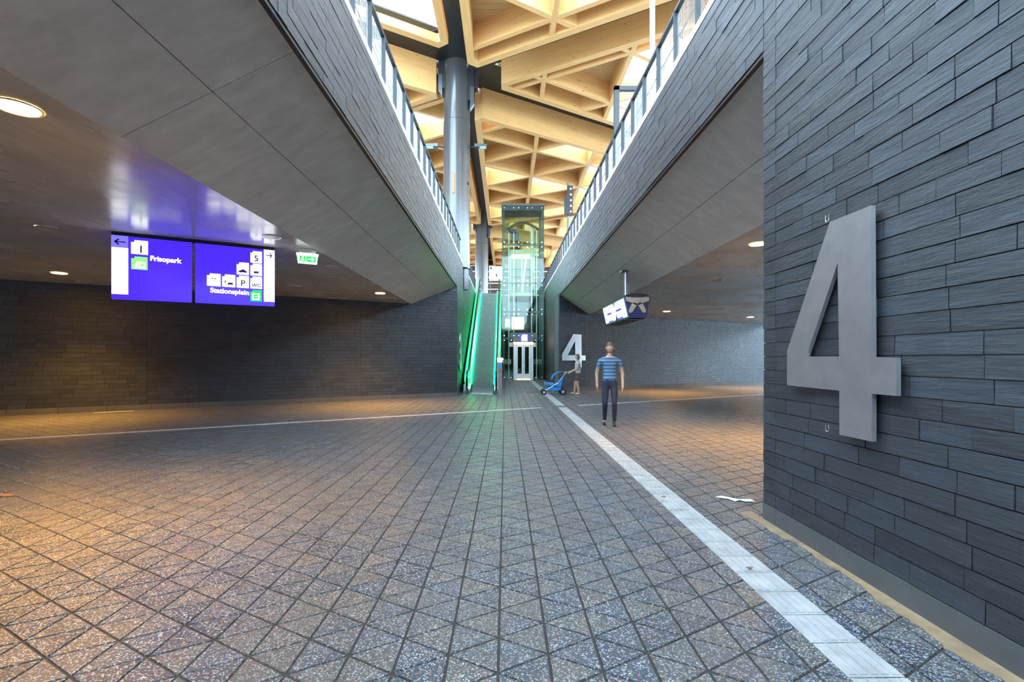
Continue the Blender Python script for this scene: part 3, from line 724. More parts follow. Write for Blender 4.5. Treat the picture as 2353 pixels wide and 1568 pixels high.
# ---------------------------------------------------------------- big steel figures
def four_pts():
    out = [(2001.4, 472.3), (1906.7, 510), (1808.4, 807), (1808.4, 885.6), (1928.4, 898.2), (1928.4, 999.3), (2003.5, 1015.4), (2003.5, 905.3), (2059, 910.2), (2059, 822.5), (2003.5, 821)]
    hole = [(1924.5, 605), (1852.6, 819.6), (1927.7, 819.6)]
    def cv(p):
        t = (p[0]-1176.5)/FPX; # ray in camera frame -> plane X = XR-.03
        X = XR-.05; d = Vector((t*math.cos(YAW)+math.sin(YAW), -t*math.sin(YAW)+math.cos(YAW), (HOR-p[1])/FPX)); k = X/d.x
        return (d.y*k, HC+d.z*k)
    return [cv(p) for p in out], [cv(p) for p in hole]
FO, FH = four_pts()
FO = [(round(a, 3), round(b, 3)) for a, b in FO]; FH = [(round(a, 3), round(b, 3)) for a, b in FH]
def plate(name, outer, hole, place, t, mat, parent):
    # flat plate with one triangular hole (built by bridging the hole to the outline)
    bm = bmesh.new()
    def loop(P):
        vs = [bm.verts.new(place(a, b, 0)) for a, b in P]; return [bm.edges.new((vs[i], vs[(i+1) % len(vs)])) for i in range(len(vs))]
    es = loop(outer)
    if hole: es += loop(hole)
    bmesh.ops.triangle_fill(bm, edges=es, use_beauty=True)
    r = bmesh.ops.extrude_face_region(bm, geom=bm.faces[:]); dv = place(0, 0, t)-place(0, 0, 0)
    bmesh.ops.translate(bm, verts=[v for v in r['geom'] if isinstance(v, bmesh.types.BMVert)], vec=dv)
    bmesh.ops.recalc_face_normals(bm, faces=bm.faces)
    me = bpy.data.meshes.new(name); off = woff(parent)
    for v in bm.verts: v.co -= off
    bm.to_mesh(me); bm.free(); me.materials.append(mat); o = bpy.data.objects.new(name, me); COL.objects.link(o); o.parent = parent; return o
root = empty('number_four', (XR, 3.4, FO[5][1]), 'large brushed steel figure 4 on the near right slate wall', 'number')
plate('figure_plate', FO, FH, lambda a, b, t: Vector((XR-.02-t, a, b)), .03, M_STEEL, root)
b = MB()
for a, z in ((3.3, 2.2), (3.3, 1.15), (3.25, 1.6)): b.tube([(XR-.03, a, z), (XR-.0015, a, z)], .02, 8)
b.build('fixing_stud', M_STEELD, root)
for py, lb in ((502, 'upper small wire hook left above the large steel figure'), (988, 'lower small wire hook under the large steel figure')):
    y = (XR-.02)*FPX/(1908-1161); z = HC+(HOR-py)/FPX*y
    b = MB().tube([(XR-.022, y+.018, z+.035), (XR-.022, y+.018, z)]+[(XR-.022, y+.018*math.cos(t*math.pi/6), z-.018*math.sin(t*math.pi/6)) for t in range(1, 6)]+[(XR-.022, y-.018, z), (XR-.022, y-.018, z+.035)], .003, 5)
    tag(b.build('wall_hook', M_STEELB), lb+' on the slate wall', 'hook', 'wire hooks beside the large figure')
# the far figure 4 and the figure 3 seen edge-on
h0 = FO[0][1]; h1 = FO[5][1]; y_r = FO[0][0]
def small(fs, fu, zt):   # place the same outline on another wall
    k = 1.54/(h0-h1)
    return (lambda a, b, t: fs+fu*((y_r-a)*-k if False else (a-y_r)*-k)+UP*(zt+(b-h0)*k))
A4 = O0+T*((3.45-XL)/T.x); k4 = 1.50/(h0-h1)
root = empty('number_four', A4+UP*1.0, 'pale steel figure 4 on the slate wall beside the lift, behind the pushchair', 'number')
plate('figure_plate', FO, FH, lambda a, b, t: A4+T*((y_r-a)*k4*1.2+.04)+UP*(2.60+(b-h0)*k4)+NF*(.02+t), .03, M_STEELB, root)
THREE = [(0, .25), (.12, .08), (.35, 0), (.6, .02), (.8, .16), (.82, .36), (.68, .5), (.86, .64), (.88, .86), (.72, 1.02), (.4, 1.08), (.12, 1.0), (0, .84), (.16, .76), (.3, .9), (.5, .92), (.64, .84), (.62, .68), (.45, .58), (.3, .58), (.3, .44), (.45, .44), (.58, .34), (.56, .2), (.42, .16), (.28, .2), (.17, .32)]
root = empty('number_three', (XL, 20.3, 1.1), 'steel figure 3 seen almost edge-on on the slate wall left of the escalator', 'number')
plate('figure_plate', [(19.75+.95*a, 2.55-1.45*b) for a, b in THREE], None, lambda a, b, t: Vector((XL+.02+t, a, b)), .03, M_STEELB, root)
# ---------------------------------------------------------------- hanging information display
dx, dy0, dy1, dzb = 3.05, 12.15, 14.95, 2.50
root = empty('hanging_display', (3.32, 13.5, 4.0), 'dark blue hanging information display with lit screens and clock on a ceiling rod', 'display')
MB().tube([(3.30, 13.3, 3.1), (3.30, 13.3, 3.92)], .045, 12).build('rod', M_STEEL, root, True)
MB().box(3.16, 3.46, 13.15, 13.45, 3.86, 3.9).build('rod_plate', M_STEELD, root)
sec = [(2.98, 3.06), (3.62, 3.06), (3.54, 2.52), (3.10, 2.52)]
MB().prism([(x, dy0, z) for x, z in sec], (0, dy1-dy0, 0)).build('housing', M_BLUEP, root)
arc = [(2.98, 3.06)]+[(3.30-.32*math.cos(math.pi*k/8), 3.06+.07*math.sin(math.pi*k/8)) for k in range(9)]+[(3.62, 3.06)]
MB().prism([(x, dy0+.02, z) for x, z in arc], (0, dy1-dy0-.04, 0)).build('roof_cap', M_BLACK, root)
def scr(y0, y1, f0, f1, d):
    A = Vector((2.98, 0, 3.06)); B = Vector((3.10, 0, 2.52)); n = Vector((B.z-A.z, 0, A.x-B.x)).normalized()
    if n.x > 0: n = -n
    P = lambda y, f: A+(B-A)*f+Vector((0, y, 0))+n*d
    return [P(y0, f0), P(y1, f0), P(y1, f1), P(y0, f1)], n
for y0, y1 in ((12.28, 12.60), (12.66, 13.28), (13.80, 14.40), (14.46, 14.82)):
    wide = y1-y0 > .5
    p, n = scr(y0, y1, .07, .93, .002); o = MB().prism(p, n*.012).build('screen', E_SCREEN, root)
    if wide:
        p, n = scr(y0+.01, y1-.01, .44, .54, .016); MB().prism(p, n*.003).build('screen_bar', E_BLUE, o)
        for k in range(3):
            p, n = scr(y0+.06, y1-.15-.08*k, .14+k*.09, .17+k*.09, .016); MB().prism(p, n*.003).build('text_line', E_LILAC, o)
        p, n = scr(y0+.01, y1-.01, .86, .93, .016); MB().prism(p, n*.003).build('screen_bar', E_BLUE, o)
    else:
        for f in (.2, .7):
            p, n = scr(y0+.12, y1-.12, f, f+.07, .016); MB().prism(p, n*.003).build('text_line', E_LILAC, o)
A = Vector((2.98, 0, 3.06)); B = Vector((3.10, 0, 2.52)); n = Vector((B.z-A.z, 0, A.x-B.x)).normalized(); n = -n if n.x > 0 else n; ax = (B-A).normalized(); c = A+(B-A)*.5+Vector((0, 13.54, 0))
ringp = lambda r, d: [c+n*d+Vector((0, r*math.cos(2*math.pi*k/24), 0))+ax*(r*math.sin(2*math.pi*k/24)) for k in range(24)]
o = MB().prism(ringp(.26, .0), n*.03).build('clock', M_STEEL, root); MB().prism(ringp(.225, .03), n*.006).build('clock_face', E_WHITE, o)
# three-armed bracket on the near end of the display
ce = Vector((3.30, dy0, 2.92)); b = MB()
def arm(pts): b.prism([(ce.x+x, dy0-.002, ce.z+z) for x, z in pts], (0, -.025, 0))
arm([(-.29, .12), (-.10, .10), (.10, .10), (.29, .12), (.29, .02), (.12, -.04), (.05, -.08), (-.05, -.08), (-.12, -.04), (-.29, .02)])
arm([(-.12, -.02), (.0, -.06), (-.13, -.27), (-.20, -.28), (-.22, -.22)]); arm([(.12, -.02), (.22, -.22), (.20, -.28), (.13, -.27), (.0, -.06)])
o = b.build('end_bracket', M_TAN, root)
MB().tube([(ce.x, dy0-.027, ce.z+.03), (ce.x, dy0-.045, ce.z+.03)], .07, 16).build('bracket_boss', M_TAN, o)
b = MB()
for k in range(4): b.box(3.12+.0, 3.52, 12.3+k*.68, 12.8+k*.68, 2.50, 2.518)
b.build('underside_panel', M_BLACK, root)
# ---------------------------------------------------------------- escalator
root = empty('escalator', (-.98, 21.2, .0), 'moving escalator lit green, climbing beside the slate wall to the platform', 'escalator')
XA, XB = -1.46, -.52; A0, A1 = 21.3, 30.95; ZE0, ZE1 = .03, 5.60
zline = lambda y: ZE0 if y < A0 else ZE0+min(1, (y-A0)/(A1-A0))*(ZE1-ZE0)
ns = 27; run = (A1-A0)/ns; rise = (ZE1-ZE0)/ns
M_STEP = plain('step_metal', (.13, .15, .14), .38, .5)
st = MB().box(0, XB-XA, 0, run+.02, -.16, rise-.006)
for k in range(15): st.box(.02+k*.061, .05+k*.061, -.006, 0, -.1, rise-.006)
sm = bpy.data.meshes.new('step'); sm.from_pydata(st.v, [], st.f); sm.materials.append(M_STEP)
for k in range(ns): link('step', sm, root, Matrix.Translation(Vector((XA, A0+k*run, ZE0+k*rise))-woff(root)))
MB().box(XA, XB, 20.35, A0+.02, .0, ZE0+.01).build('comb_plate', M_STEELB, root)
MB().box(XA, XB, A1, 33.2, ZE1-.2, ZE1+.02).build('top_landing', M_STEELB, root)
def rail_path(dz, y0, y1, r0=0):
    return [(y0, ZE0+dz), (A0-.1, ZE0+dz), (A0+.35, zline(A0+.35)+dz*.98), (A1-.3, zline(A1-.3)+dz), (A1+.35, ZE1+dz+.04), (y1, ZE1+dz+.04)]
for s, xb in ((-1, -1.60), (1, -.38)):
    side = 'left' if s < 0 else 'right'
    P = rail_path(.86, 20.65, 32.2); Q = rail_path(.12, 20.65, 32.2)
    b = MB()
    for k in range(len(P)-1): b.prism([(xb-.006, Q[k][0], Q[k][1]), (xb-.006, Q[k+1][0], Q[k+1][1]), (xb-.006, P[k+1][0], P[k+1][1]), (xb-.006, P[k][0], P[k][1])], (.012, 0, 0))
    o = b.build('balustrade', G_BAL, root)
    R = rail_path(.93, 20.65, 32.2)
    nose = [(20.65-.33*math.sin(math.pi*k/8), .50+.02+.46*math.cos(math.pi*k/8)) for k in range(9)]
    MB().tube([(xb, y, z) for y, z in R[::-1]]+[(xb, y, z) for y, z in nose[1:]], .045, 8).build('handrail', M_RUBBER, root, True)
    MB().tube([(xb, y, z-.06) for y, z in R], .022, 6).build('light_strip', E_TEAL, root)
    # skirt and newel base
    b = MB()
    for k in range(len(Q)-1):
        b.prism([(xb-s*.10, Q[k][0], Q[k][1]-.35 if k > 1 else 0), (xb-s*.10, Q[k+1][0], Q[k+1][1]-.35 if k > 0 else 0), (xb-s*.10, Q[k+1][0], Q[k+1][1]+.04), (xb-s*.10, Q[k][0], Q[k][1]+.04)], (s*.19, 0, 0))
    b.build('skirt', M_STEELB, root)
    MB().box(xb-.09, xb+.09, 20.25, 20.75, 0, .15).build('newel_base', M_STEELD, root)
    L2 = [(A0+.2, zline(A0+.2)+.24), (A1-.2, zline(A1-.2)+.24)]
    MB().tube([(xb-s*.11, y, z) for y, z in L2], .025, 6).build('skirt_light', E_LEDS, root)
    # outer cladding strip with the strong green light
    xo = xb+s*.13
    b = MB()
    b.prism([(xo-.02, A0-.4, .5), (xo-.02, A1, 6.15), (xo-.02, A1, 6.38), (xo-.02, A0-.4, .73)], (.04, 0, 0)); b.build('outer_light', E_LED, root)
    MB().prism([(xo-.03, 20.6, 0), (xo-.03, A1+1.5, 0.3), (xo-.03, A1+1.5, 5.7), (xo-.03, A1, 5.7), (xo-.03, A0-.2, .42), (xo-.03, 20.6, .4)], (.05, 0, 0)).build('side_cladding', M_STEEL, root)
# indicator post
root = empty('indicator_post', (-.22, 20.1, 0), 'slim grey post with glowing green lamp at the foot of the escalator', 'post')
MB().box(-.31, -.13, 20.05, 20.2, 0, 1.36).build('post_body', plain('post_brown', (.24, .20, .21), .4, .3), root)
MB().box(-.32, -.12, 20.03, 20.2, 1.36, 1.52).build('green_lamp', E_LEDH, root)
MB().box(-.28, -.16, 20.04, 20.05, 1.08, 1.30).build('blue_panel', emit('panel_blue', (.05, .18, .5), .2), root)
MB().tube([(-.22, 20.05, .98), (-.22, 20.03, .98)], .045, 14).build('red_button', plain('red_plastic', (.5, .05, .05), .4), root)
# ---------------------------------------------------------------- glass lift
LX0, LX1, LZ0, LZ1 = -.20, 2.34, .21, 10.7
root = empty('glass_lift', (1.07, YE+1.2, LZ0), 'tall glass lift tower with steel frame and lit car beside the escalator', 'lift')
rows = [LZ0, 2.73, 4.30, 6.03, 8.35, LZ1]
for k in range(5):
    if k == 0:
        cols = [(LX0, .50), (1.68, LX1)]
    else: cols = [(LX0, LX0+.86), (LX0+.87, LX1-.87), (LX1-.86, LX1)]
    for a, b_ in cols:
        o = MB().box(a+.01, b_-.01, YE, YE+.02, rows[k]+.01, rows[k+1]-.01).build('front_pane', G_LIFT, root)
        d = MB()
        for x in (a+.14, b_-.14):
            for z in (rows[k]+.14, rows[k+1]-.14): d.tube([(x, YE-.015, z), (x, YE+.03, z)], .038, 10)
        d.build('pane_fixing', M_STEELB, o)
    for x in (LX0, LX1):
        MB().box(x-.01, x+.01, YE+.02, YE+2.4, rows[k]+.01, rows[k+1]-.01).build('side_pane', G_LIFT, root)
    MB().box(LX0, LX1, YE+2.38, YE+2.4, rows[k]+.01, rows[k+1]-.01).build('back_pane', G_LIFT, root)
for x, y in ((LX0+.1, YE+.12), (LX1-.1, YE+.12), (LX0+.1, YE+2.25), (LX1-.1, YE+2.25)): MB().box(x-.06, x+.06, y-.06, y+.06, LZ0, LZ1).build('corner_post', M_STEELD, root)
for x in (LX0+.42, LX0+.72, LX1-.42, LX1-.72): MB().box(x-.03, x+.03, YE+.5, YE+.56, LZ0, 9.6).build('guide_rail', M_STEEL, root)
for z in rows[1:-1]:
    MB().box(LX0, LX1, YE+.05, YE+.11, z-.035, z+.035).build('transom', M_STEELD, root)
    MB().box(LX0, LX1, YE+2.25, YE+2.3, z-.035, z+.035).build('transom', M_STEELD, root)
MB().box(LX0-.03, LX1+.03, YE-.03, YE+2.43, LZ1, LZ1+.12).box(LX0, LX1, YE, YE+.03, LZ1-.30, LZ1).build('top_frame', M_STEELD, root)
arcp = [(LX0+.3+1.94*k/10, YE+.4, 9.35+.42*math.sin(math.pi*k/10)) for k in range(11)]
MB().tube(arcp, .07, 8).build('arched_beam', M_STEELD, root, True)
MB().box(.35, .85, YE+.7, YE+1.1, 8.75, 9.3).build('hoist_motor', M_STEELD, root)
MB().tube([(.44, YE+.5, 9.62), (.44, YE+.6, 9.62)], .2, 20).build('sheave', M_YELLOW, root)
MB().box(.2, .7, YE+.42, YE+.6, 9.2, 9.38).build('drive_unit', M_BLUEP, root)
MB().box(1.55, 1.75, YE+.6, YE+.7, 6.9, 9.6).build('counterweight', M_CREAM, root)
# car at platform level
o = MB().box(.30, 1.86, YE+.7, YE+2.1, 5.35, 5.55).box(.30, 1.86, YE+.7, YE+2.1, 7.95, 8.2).build('car_frame', M_CREAM, root)
MB().box(.40, 1.76, YE+.8, YE+2.0, 7.90, 7.945).build('car_ceiling_light', E_CAR, o)
for x in (.33, 1.02, 1.80): MB().box(x-.04, x+.04, YE+.72, YE+.80, 5.55, 7.95).build('car_mullion', M_WHITE, o)
MB().box(.36, 1.80, YE+2.0, YE+2.08, 5.55, 7.95).build('car_back', plain('car_lining', (.30, .28, .22), .4), o)
MB().prism([(1.0, YE+.75, 5.6), (1.10, YE+.75, 5.6), (1.32, YE+.75, 7.6), (1.22, YE+.75, 7.6)], (0, .04, 0)).build('car_brace', M_STEELB, o)
for z in (6.2, 6.7, 7.2): MB().box(.4, 1.76, YE+1.94, YE+1.99, z, z+.05).build('car_rail', M_STEELD, o)
# lower landing: portal, doors
o = MB().box(.50, .66, YE-.06, YE+.3, LZ0, 2.47).box(1.52, 1.68, YE-.06, YE+.3, LZ0, 2.47).build('portal', M_STEEL, root)
MB().box(.50, 1.68, YE-.06, YE+.3, 2.34, 2.49).build('lintel', E_LINTEL, o)
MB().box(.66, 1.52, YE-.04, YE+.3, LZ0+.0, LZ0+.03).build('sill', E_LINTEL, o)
for a in (.665, 1.095):
    dd = MB(); w = .42
    dd.box(a, a+.09, YE+.12, YE+.16, LZ0+.03, 2.33).box(a+w-.09, a+w, YE+.12, YE+.16, LZ0+.03, 2.33).box(a+.09, a+w-.09, YE+.12, YE+.16, LZ0+.03, LZ0+.36).box(a+.09, a+w-.09, YE+.12, YE+.16, 2.2, 2.33)
    d = dd.build('door_leaf', M_STEEL, root); MB().box(a+.09, a+w-.09, YE+.135, YE+.145, LZ0+.36, 2.2).build('door_glass', G_LIFT, d)
MB().tube([(1.17, YE+.11, 1.28), (1.17, YE+.09, 1.28)], .035, 12).build('door_sticker', plain('blue_sticker', (.03, .12, .6), .4), root)
FD = Face((.86, YE-.08, 3.0), (1, 0, 0), .52, .48, (0, -1, 0))
o = FD.rect(0, 0, 1, 1, -.02, .02).build('lift_sign', E_BLUE, root); FD.poly(NOTCH(.2, .14, .9, .95)).build('lift_symbol', E_WHITE, o)
MB().box(.30, 1.88, YE+.0, YE+.25, 2.55, 3.05).build('header_panel', M_STEELD, root)
for a in (.34, 1.72): MB().box(a-.12, a+.12, YE-.03, YE+.02, 2.20, 2.46).build('cream_plate', M_CREAM, root)
MB().box(.0, .30, YE+1.9, YE+2.0, 3.5, 4.05).box(.42, 1.2, YE+1.9, YE+2.0, 3.35, 4.15).build('shaft_reflection', emit('warm_reflection', (1.0, .76, .40), .45), root)  # glowing boxes painting the bright window reflection low in the shaft
MB().box(LX0, LX1, YE+.02, YE+2.4, LZ0-.2, LZ0+.02).build('pit_slab', M_STEELD, root)
b = MB()
for x0 in (LX0+.1, 1.74):
    for k in range(5): b.box(x0+k*.1, x0+.02+k*.1, YE-.008, YE-.002, 1.15, 1.45)
b.build('glass_marking', M_STEELB, root)
# ---------------------------------------------------------------- far platform things
root = empty('platform_poster', (-1.0, 41.0, 5.6), 'white notice panel with small blue marks on the platform behind the escalator', 'notice')
MB().box(-1.35, -.25, 41.0, 41.08, 8.05, 9.25).build('panel', emit('panel_white', (1, 1, 1), .6), root)
MB().box(-1.28, -1.12, 40.98, 41.0, 9.0, 9.18).build('blue_mark', I_NAVY, root); MB().box(-.78, -.68, 40.98, 41.0, 8.35, 8.62).build('blue_mark', I_NAVY, root)
MB().box(-1.30, -1.22, 41.02, 41.1, 5.6, 8.05).build('leg', M_STEELD, root); MB().box(-.38, -.30, 41.02, 41.1, 5.6, 8.05).build('leg', M_STEELD, root)
root = empty('platform_building', (0, 66, 5.6), 'brown timber building front with white bars at the far end of the platform', 'building')
MB().box(-9, 12, 66, 67, 5.6, 15.6).build('facade', plain('dark_brown_board', (.085, .040, .020), .6), root)
for k in range(9): MB().box(-8.8, 11.8, 65.9, 66, 8.4+k*.8, 8.52+k*.8).build('bar', M_WHITE, root)
MB().box(-9.3, 12.3, 64.8, 67, 15.6, 15.9).build('roof_edge', M_WHITE, root)
for k in range(7): MB().box(-8.5+k*3, -6.9+k*3, 65.85, 65.97, 5.7, 7.9).build('window_bay', M_STEELD, root)
# ---------------------------------------------------------------- litter, drain
def litter(name, pts, z, mat, label, cat):
    r = random.Random(len(pts)); b = MB()
    b.prism([(x, y, z+.004+r.uniform(0, .012)) for x, y in pts], (0, 0, .006)); tag(b.build(name, mat), label, cat)
litter('paper_scrap', [(2.26, 5.20), (2.34, 5.24), (2.47, 5.12), (2.58, 5.10), (2.60, 5.04), (2.50, 5.03), (2.45, 5.07), (2.40, 5.05), (2.36, 5.13)], .0, M_WHITE, 'crumpled white paper lying at the near right wall corner', 'paper')
litter('paper_scrap', [(-11.25, 13.55), (-10.5, 13.95), (-10.46, 13.85), (-10.75, 13.66), (-11.2, 13.42)], .0, M_WHITE, 'pale paper lying at the foot of the left slate wall', 'paper')
litter('leaf', [(-5.52, 5.38), (-5.46, 5.42), (-5.38, 5.41), (-5.33, 5.37), (-5.40, 5.34), (-5.47, 5.34)], .0, M_BROWN, 'small dry brown leaf on the floor tiles left', 'leaf')
b = MB(); b.tube([(.12, 11.6, -.01), (.12, 11.6, .004)], .19, 20)
o = tag(b.build('drain_cover', M_BROWN), 'round brown drain cover in the floor before the escalator', 'drain')
for x, y, lb in ((1.70, 3.42, 'brown leaf scrap on the guide strip near the wall'), (1.67, 5.2, 'brown leaf scrap farther along the guide strip')):
    litter('leaf', [(x, y), (x+.03, y+.015), (x+.05, y), (x+.03, y-.012)], .012, M_BROWN, lb, 'leaf')
# ---------------------------------------------------------------- people
def skin(name, V, Ed, R, mats, pick, parent, sub=2):
    me = bpy.data.meshes.new(name+'_rig'); off = woff(parent)
    me.from_pydata([tuple(Vector(v)-off) for v in V], Ed, []); o = bpy.data.objects.new(name+'_rig', me); COL.objects.link(o)
    bpy.context.view_layer.objects.active = o
    m = o.modifiers.new('s', 'SKIN'); 
    for k, d in enumerate(me.skin_vertices[0].data): d.radius = R[k] if hasattr(R[k], '__len__') else (R[k], R[k]); d.use_root = (k == 0)
    m.use_smooth_shade = True; s = o.modifiers.new('d', 'SUBSURF'); s.levels = s.render_levels = sub
    dg = bpy.context.evaluated_depsgraph_get(); ev = o.evaluated_get(dg); nm = bpy.data.meshes.new_from_object(ev); nm.name = name
    bpy.data.objects.remove(o); nm.materials.clear()
    for q in mats: nm.materials.append(q)
    for p in nm.polygons: p.use_smooth = True; p.material_index = pick(p.center+off)
    n = bpy.data.objects.new(name, nm); COL.objects.link(n); n.parent = parent; return n
M_SKIN = plain('skin', (.46, .27, .19), .5, 0, .05); M_HAIR = plain('brown_hair', (.10, .06, .035), .6); M_JEANS = plain('dark_jeans', (.018, .022, .045), .75)
M_SHOE = plain('dark_shoe', (.03, .028, .028), .5); M_TOPW = plain('pale_top', (.42, .41, .42), .8); M_SHORT = plain('brown_shorts', (.08, .055, .045), .8); M_SANDAL = plain('pale_sandal', (.55, .45, .35), .6)
t = NT('striped_shirt'); co = t.coords((0, 0, 1)); wv = t.node('ShaderNodeTexWave', bands_direction='Z'); wv.inputs['Scale'].default_value = 4.2; t.l(co, wv.inputs['Vector'])
t.base(t.ramp(wv.outputs['Fac'], [(.42, (.025, .095, .20)), (.58, (.16, .25, .34))])); t.rough(.85); M_STRIPE = t.m
def person(loc, ang, H, pose, mats, label, hair_long=False):
    # local frame: +y is forward; turned by ang; heights scaled to H
    k = H/1.80; c, s_ = math.cos(ang), math.sin(ang); L = Vector(loc)
    def w(x, y, z): return L+Vector((c*x-s_*y, s_*x+c*y, z))*k
    root = empty('person', loc, label, 'person')
    V = []; Ed = []; R = []
    def add(p, r, par=None):
        V.append(w(*p)); R.append(r*k if not hasattr(r, '__len__') else (r[0]*k, r[1]*k))
        if par is not None: Ed.append((par, len(V)-1))
        return len(V)-1
    pel = add((0, 0, .95), (.155, .115)); wa = add((0, .0, 1.10), (.140, .105), pel); ch = add((0, .01, 1.30), (.175, .118), wa); ub = add((0, 0, 1.43), (.150, .095), ch)
    nk = add((0, .005, 1.52), .058, ub); hd = add((0, .02, 1.60), .055, nk)
    for sd, q in ((-1, pose['l']), (1, pose['r'])):
        hip, knee, ank, toe, sh, el, wr_, = q['hip'], q['knee'], q['ank'], q['toe'], q['sh'], q['el'], q['wr']
        a = add(hip, .098, pel); b1 = add(((hip[0]+knee[0])/2, (hip[1]+knee[1])/2, (hip[2]+knee[2])/2), .082, a); kn = add(knee, .062, b1)
        cf = add(((knee[0]+ank[0])/2, (knee[1]+ank[1])/2-.015, (knee[2]*.55+ank[2]*.45)), .058, kn); an = add(ank, .042, cf); he = add((ank[0], ank[1]-.02, ank[2]-.045), .042, an); tt = add(toe, (.042, .030), he)
        s1 = add(sh, .070, ub); e1 = add(((sh[0]+el[0])/2, (sh[1]+el[1])/2, (sh[2]+el[2])/2), .050, s1); e2 = add(el, .042, e1); w1 = add(wr_, .029, e2)
        d = (Vector(wr_)-Vector(el)).normalized(); pm = Vector(wr_)+d*.055; p1 = add(tuple(pm), (.040, .020), w1)
        up = Vector((0, 0, 1)); sdv = d.cross(Vector((sd, 0, 0))).normalized() if abs(d.x) < .9 else up
        for f in range(4):
            o_ = sdv*((f-1.5)*.020); ln = (.070, .082, .076, .058)[f]
            g0 = add(tuple(pm+d*.030+o_), .0095, p1); g1 = add(tuple(pm+d*(.03+ln*.5)+o_+Vector((-sd*.006, 0, 0))), .0085, g0); add(tuple(pm+d*(.03+ln)+o_*.95+Vector((-sd*.022, 0, 0))), .007, g1)
        t0 = add(tuple(pm-sdv*.042+d*.005), .0105, p1); add(tuple(pm-sdv*.052+d*.045), .009, t0)
    cuff, waist, neck = pose['cuff'], pose['waist'], 1.485; hem = pose['hem']
    inv = lambda p: (Vector((c*(p.x-L.x)+s_*(p.y-L.y), -s_*(p.x-L.x)+c*(p.y-L.y), p.z-L.z))/k)
    els = [(Vector(q['sh']), Vector(q['el']), Vector(q['wr'])) for q in (pose['l'], pose['r'])]
    def pick(p):
        q = inv(p); 
        for sh, el, wr_ in els:
            for a, b_, f in ((el, wr_, 0), (sh, el, 1)):
                d = b_-a; t_ = (q-a).dot(d)/d.length_squared
                far = (q-(a+d*max(0, min(1, t_)))).length
                if far < .075 and abs(q.x) > .17 and (t_ > .55 or f == 0): return 0
        if (q-els[0][2]).length < .22 or (q-els[1][2]).length < .22:
            if abs(q.x) > .17 or q.y > .2: return 0
        if q.z > neck: return 0
        if q.z > waist: return 1
        if q.z > hem: return 2
        if q.z > cuff: return 0
        return 3
    body = skin('body', V, Ed, R, mats, pick, root)
    # head with face
    hc = w(0, .03, 1.695)
    fwd = Vector((-s_, c, 0)); rg = Vector((c, s_, 0))
    bm = bmesh.new(); bmesh.ops.create_uvsphere(bm, u_segments=16, v_segments=12, radius=1)
    for v in bm.verts:
        x, y, z = v.co; f = 1-.22*max(0, -z)*(1 if y > -.2 else .6); 
        v.co = hc+rg*(x*.076*f*k)+fwd*((y*.095*f+(.012 if z < -.3 and y > .4 else 0))*k)+UP*(z*.122*k)
    me = bpy.data.meshes.new('head'); off = woff(root)
    for v in bm.verts: v.co -= off
    bm.to_mesh(me); bm.free(); me.materials.append(mats[0]); me.polygons.foreach_set('use_smooth', [True]*len(me.polygons))
    ho = bpy.data.objects.new('head', me); COL.objects.link(ho); ho.parent = root
    P = lambda x, y, z: hc+rg*(x*k)+fwd*(y*k)+UP*(z*k)
    MB().prism([P(-.012, .088, .015), P(.012, .088, .015), P(.017, .090, -.035), P(-.017, .090, -.035)], fwd*.018*k).build('nose', mats[0], ho, True)
    for x in (-.031, .031): MB().ball(P(x, .082, .012), .011*k, 8, 6).build('eye', M_WHITE, ho); MB().ball(P(x, .091, .012), .005*k, 6, 5).build('pupil', M_RUBBER, ho) if 0 else None
    MB().ball(P(0, .083, -.062), (.022*k, .012*k, .006*k), 8, 5).build('mouth', plain('lips', (.35, .13, .11), .5), ho)
    for x in (-.078, .078): MB().ball(P(x, -.005, -.005), (.012*k, .02*k, .03*k), 8, 6).build('ear', mats[0], ho)
    bm = bmesh.new(); bmesh.ops.create_uvsphere(bm, u_segments=16, v_segments=12, radius=1); kill = []
    for v in bm.verts:
        x, y, z = v.co
        if (z < (.25 if y > .25 else (-.35 if not hair_long else -.99)) and y > -.99*(0 if not hair_long else .0)+.15) or z < (-.55 if not hair_long else -.95): kill.append(v)
        v.co = hc+rg*(x*.086*k)+fwd*((y*.103-.008)*k)+UP*((z*(.130 if not hair_long or z > 0 else .19)+.006)*k)-off
    bmesh.ops.delete(bm, geom=kill, context='VERTS'); me = bpy.data.meshes.new('hair'); bm.to_mesh(me); bm.free(); me.materials.append(M_HAIR)
    me.polygons.foreach_set('use_smooth', [True]*len(me.polygons)); o = bpy.data.objects.new('hair', me); COL.objects.link(o); o.parent = root
    return root
pose_m = dict(l=dict(hip=(-.09, .0, .90), knee=(-.10, .10, .50), ank=(-.10, -.04, .10), toe=(-.11, .13, .035), sh=(-.20, -.01, 1.42), el=(-.27, -.04, 1.14), wr=(-.27, .08, .90)),
              r=dict(hip=(.09, .0, .90), knee=(.10, .04, .49), ank=(.11, -.22, .13), toe=(.12, -.06, .035), sh=(.20, -.01, 1.42), el=(.28, -.10, 1.15), wr=(.27, -.06, .90)), cuff=.085, hem=.10, waist=1.0)
person((2.31, 10.75, 0), math.radians(168), 1.84, pose_m, [M_SKIN, M_STRIPE, M_JEANS, M_SHOE], 'person in blue striped T-shirt and dark jeans walking over the tiles')
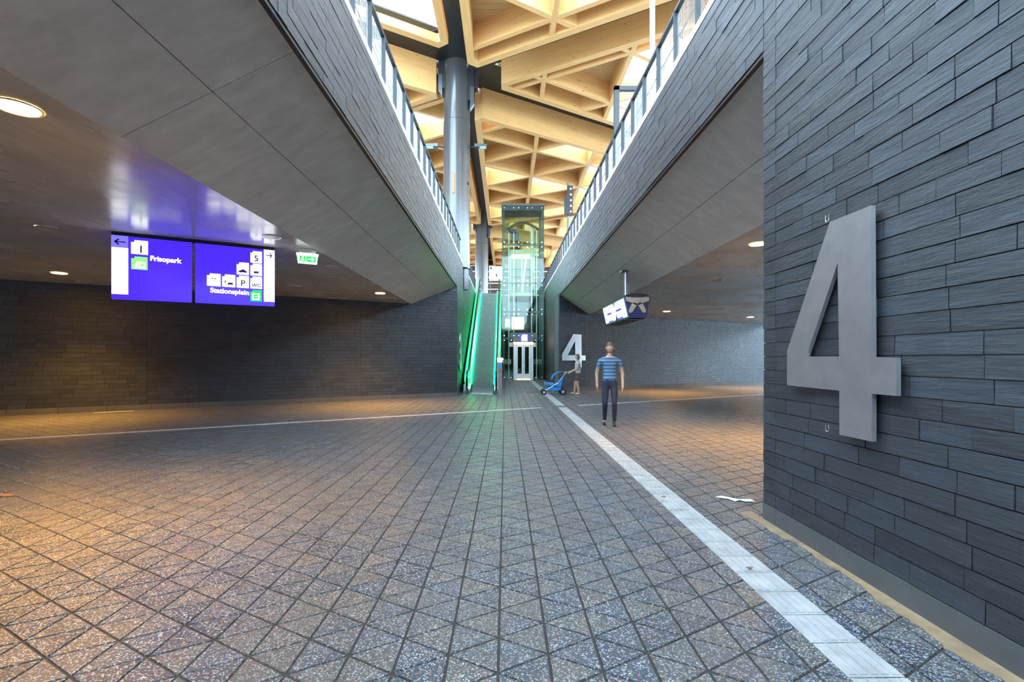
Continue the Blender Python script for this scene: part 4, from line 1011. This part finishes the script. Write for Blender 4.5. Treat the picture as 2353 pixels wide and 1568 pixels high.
pose_w = dict(l=dict(hip=(-.09, .0, .90), knee=(-.09, .05, .49), ank=(-.09, -.02, .10), toe=(-.10, .14, .035), sh=(-.18, .02, 1.41), el=(-.21, .08, 1.14), wr=(-.19, .32, 1.03)),
              r=dict(hip=(.09, .0, .90), knee=(.09, .12, .50), ank=(.10, .16, .10), toe=(.11, .33, .035), sh=(.18, .02, 1.41), el=(.21, .08, 1.14), wr=(.19, .32, 1.03)), cuff=.085, hem=.62, waist=.97)
person((3.02, 20.2, 0), math.radians(88), 1.66, pose_w, [M_SKIN, M_TOPW, M_SHORT, M_SANDAL], 'person in pale top and dark shorts pushing a blue pushchair before the far figure 4', True)
# pushchair
root = empty('pushchair', (2.10, 20.2, 0), 'low blue pushchair rolling over the tiles towards the escalator', 'pushchair')
M_BLUEF = plain('blue_fabric', (.015, .23, .62), .8)
seatb = MB().prism([(1.75, 19.97, .42), (2.40, 19.97, .34), (2.52, 19.97, .72), (2.44, 19.97, .74), (2.30, 19.97, .46), (1.78, 19.97, .52)], (0, .46, 0)); seatb.build('seat', M_BLUEF, root)
b = MB(); prev = None
arcs = [[(2.46-.42*math.sin(a), 19.95+.5*t_, .62+.34*math.cos(a)) for t_ in (0, 1)] for a in [math.radians(q_) for q_ in (-10, 10, 30, 50, 70, 88)]]
for p, q in zip(arcs, arcs[1:]): b.prism([p[0], p[1], q[1], q[0]], (.012, 0, -.012))
b.build('hood', M_BLUEF, root)
MB().box(1.85, 2.42, 20.0, 20.40, .18, .33).build('basket', M_BLUEF, root)
for y in (19.96, 20.44):
    MB().tube([(1.72, y, .14), (2.30, y, .50), (2.66, y, .96)], .012, 6).tube([(2.50, y, .12), (2.15, y, .42), (1.75, y, .50)], .012, 6).build('frame_tube', M_STEEL, root)
    for x, r in ((1.72, .11), (2.50, .13)):
        o = MB().tube([(x, y-.02, r), (x, y+.02, r)], r, 18).build('wheel', M_RUBBER, root); MB().tube([(x, y-.025, r), (x, y+.025, r)], r*.45, 12).build('hub', M_STEEL, o)
MB().tube([(2.66, 19.94, .96), (2.66, 20.46, .96)], .016, 8).build('handle', M_RUBBER, root)
root.location.x -= .13
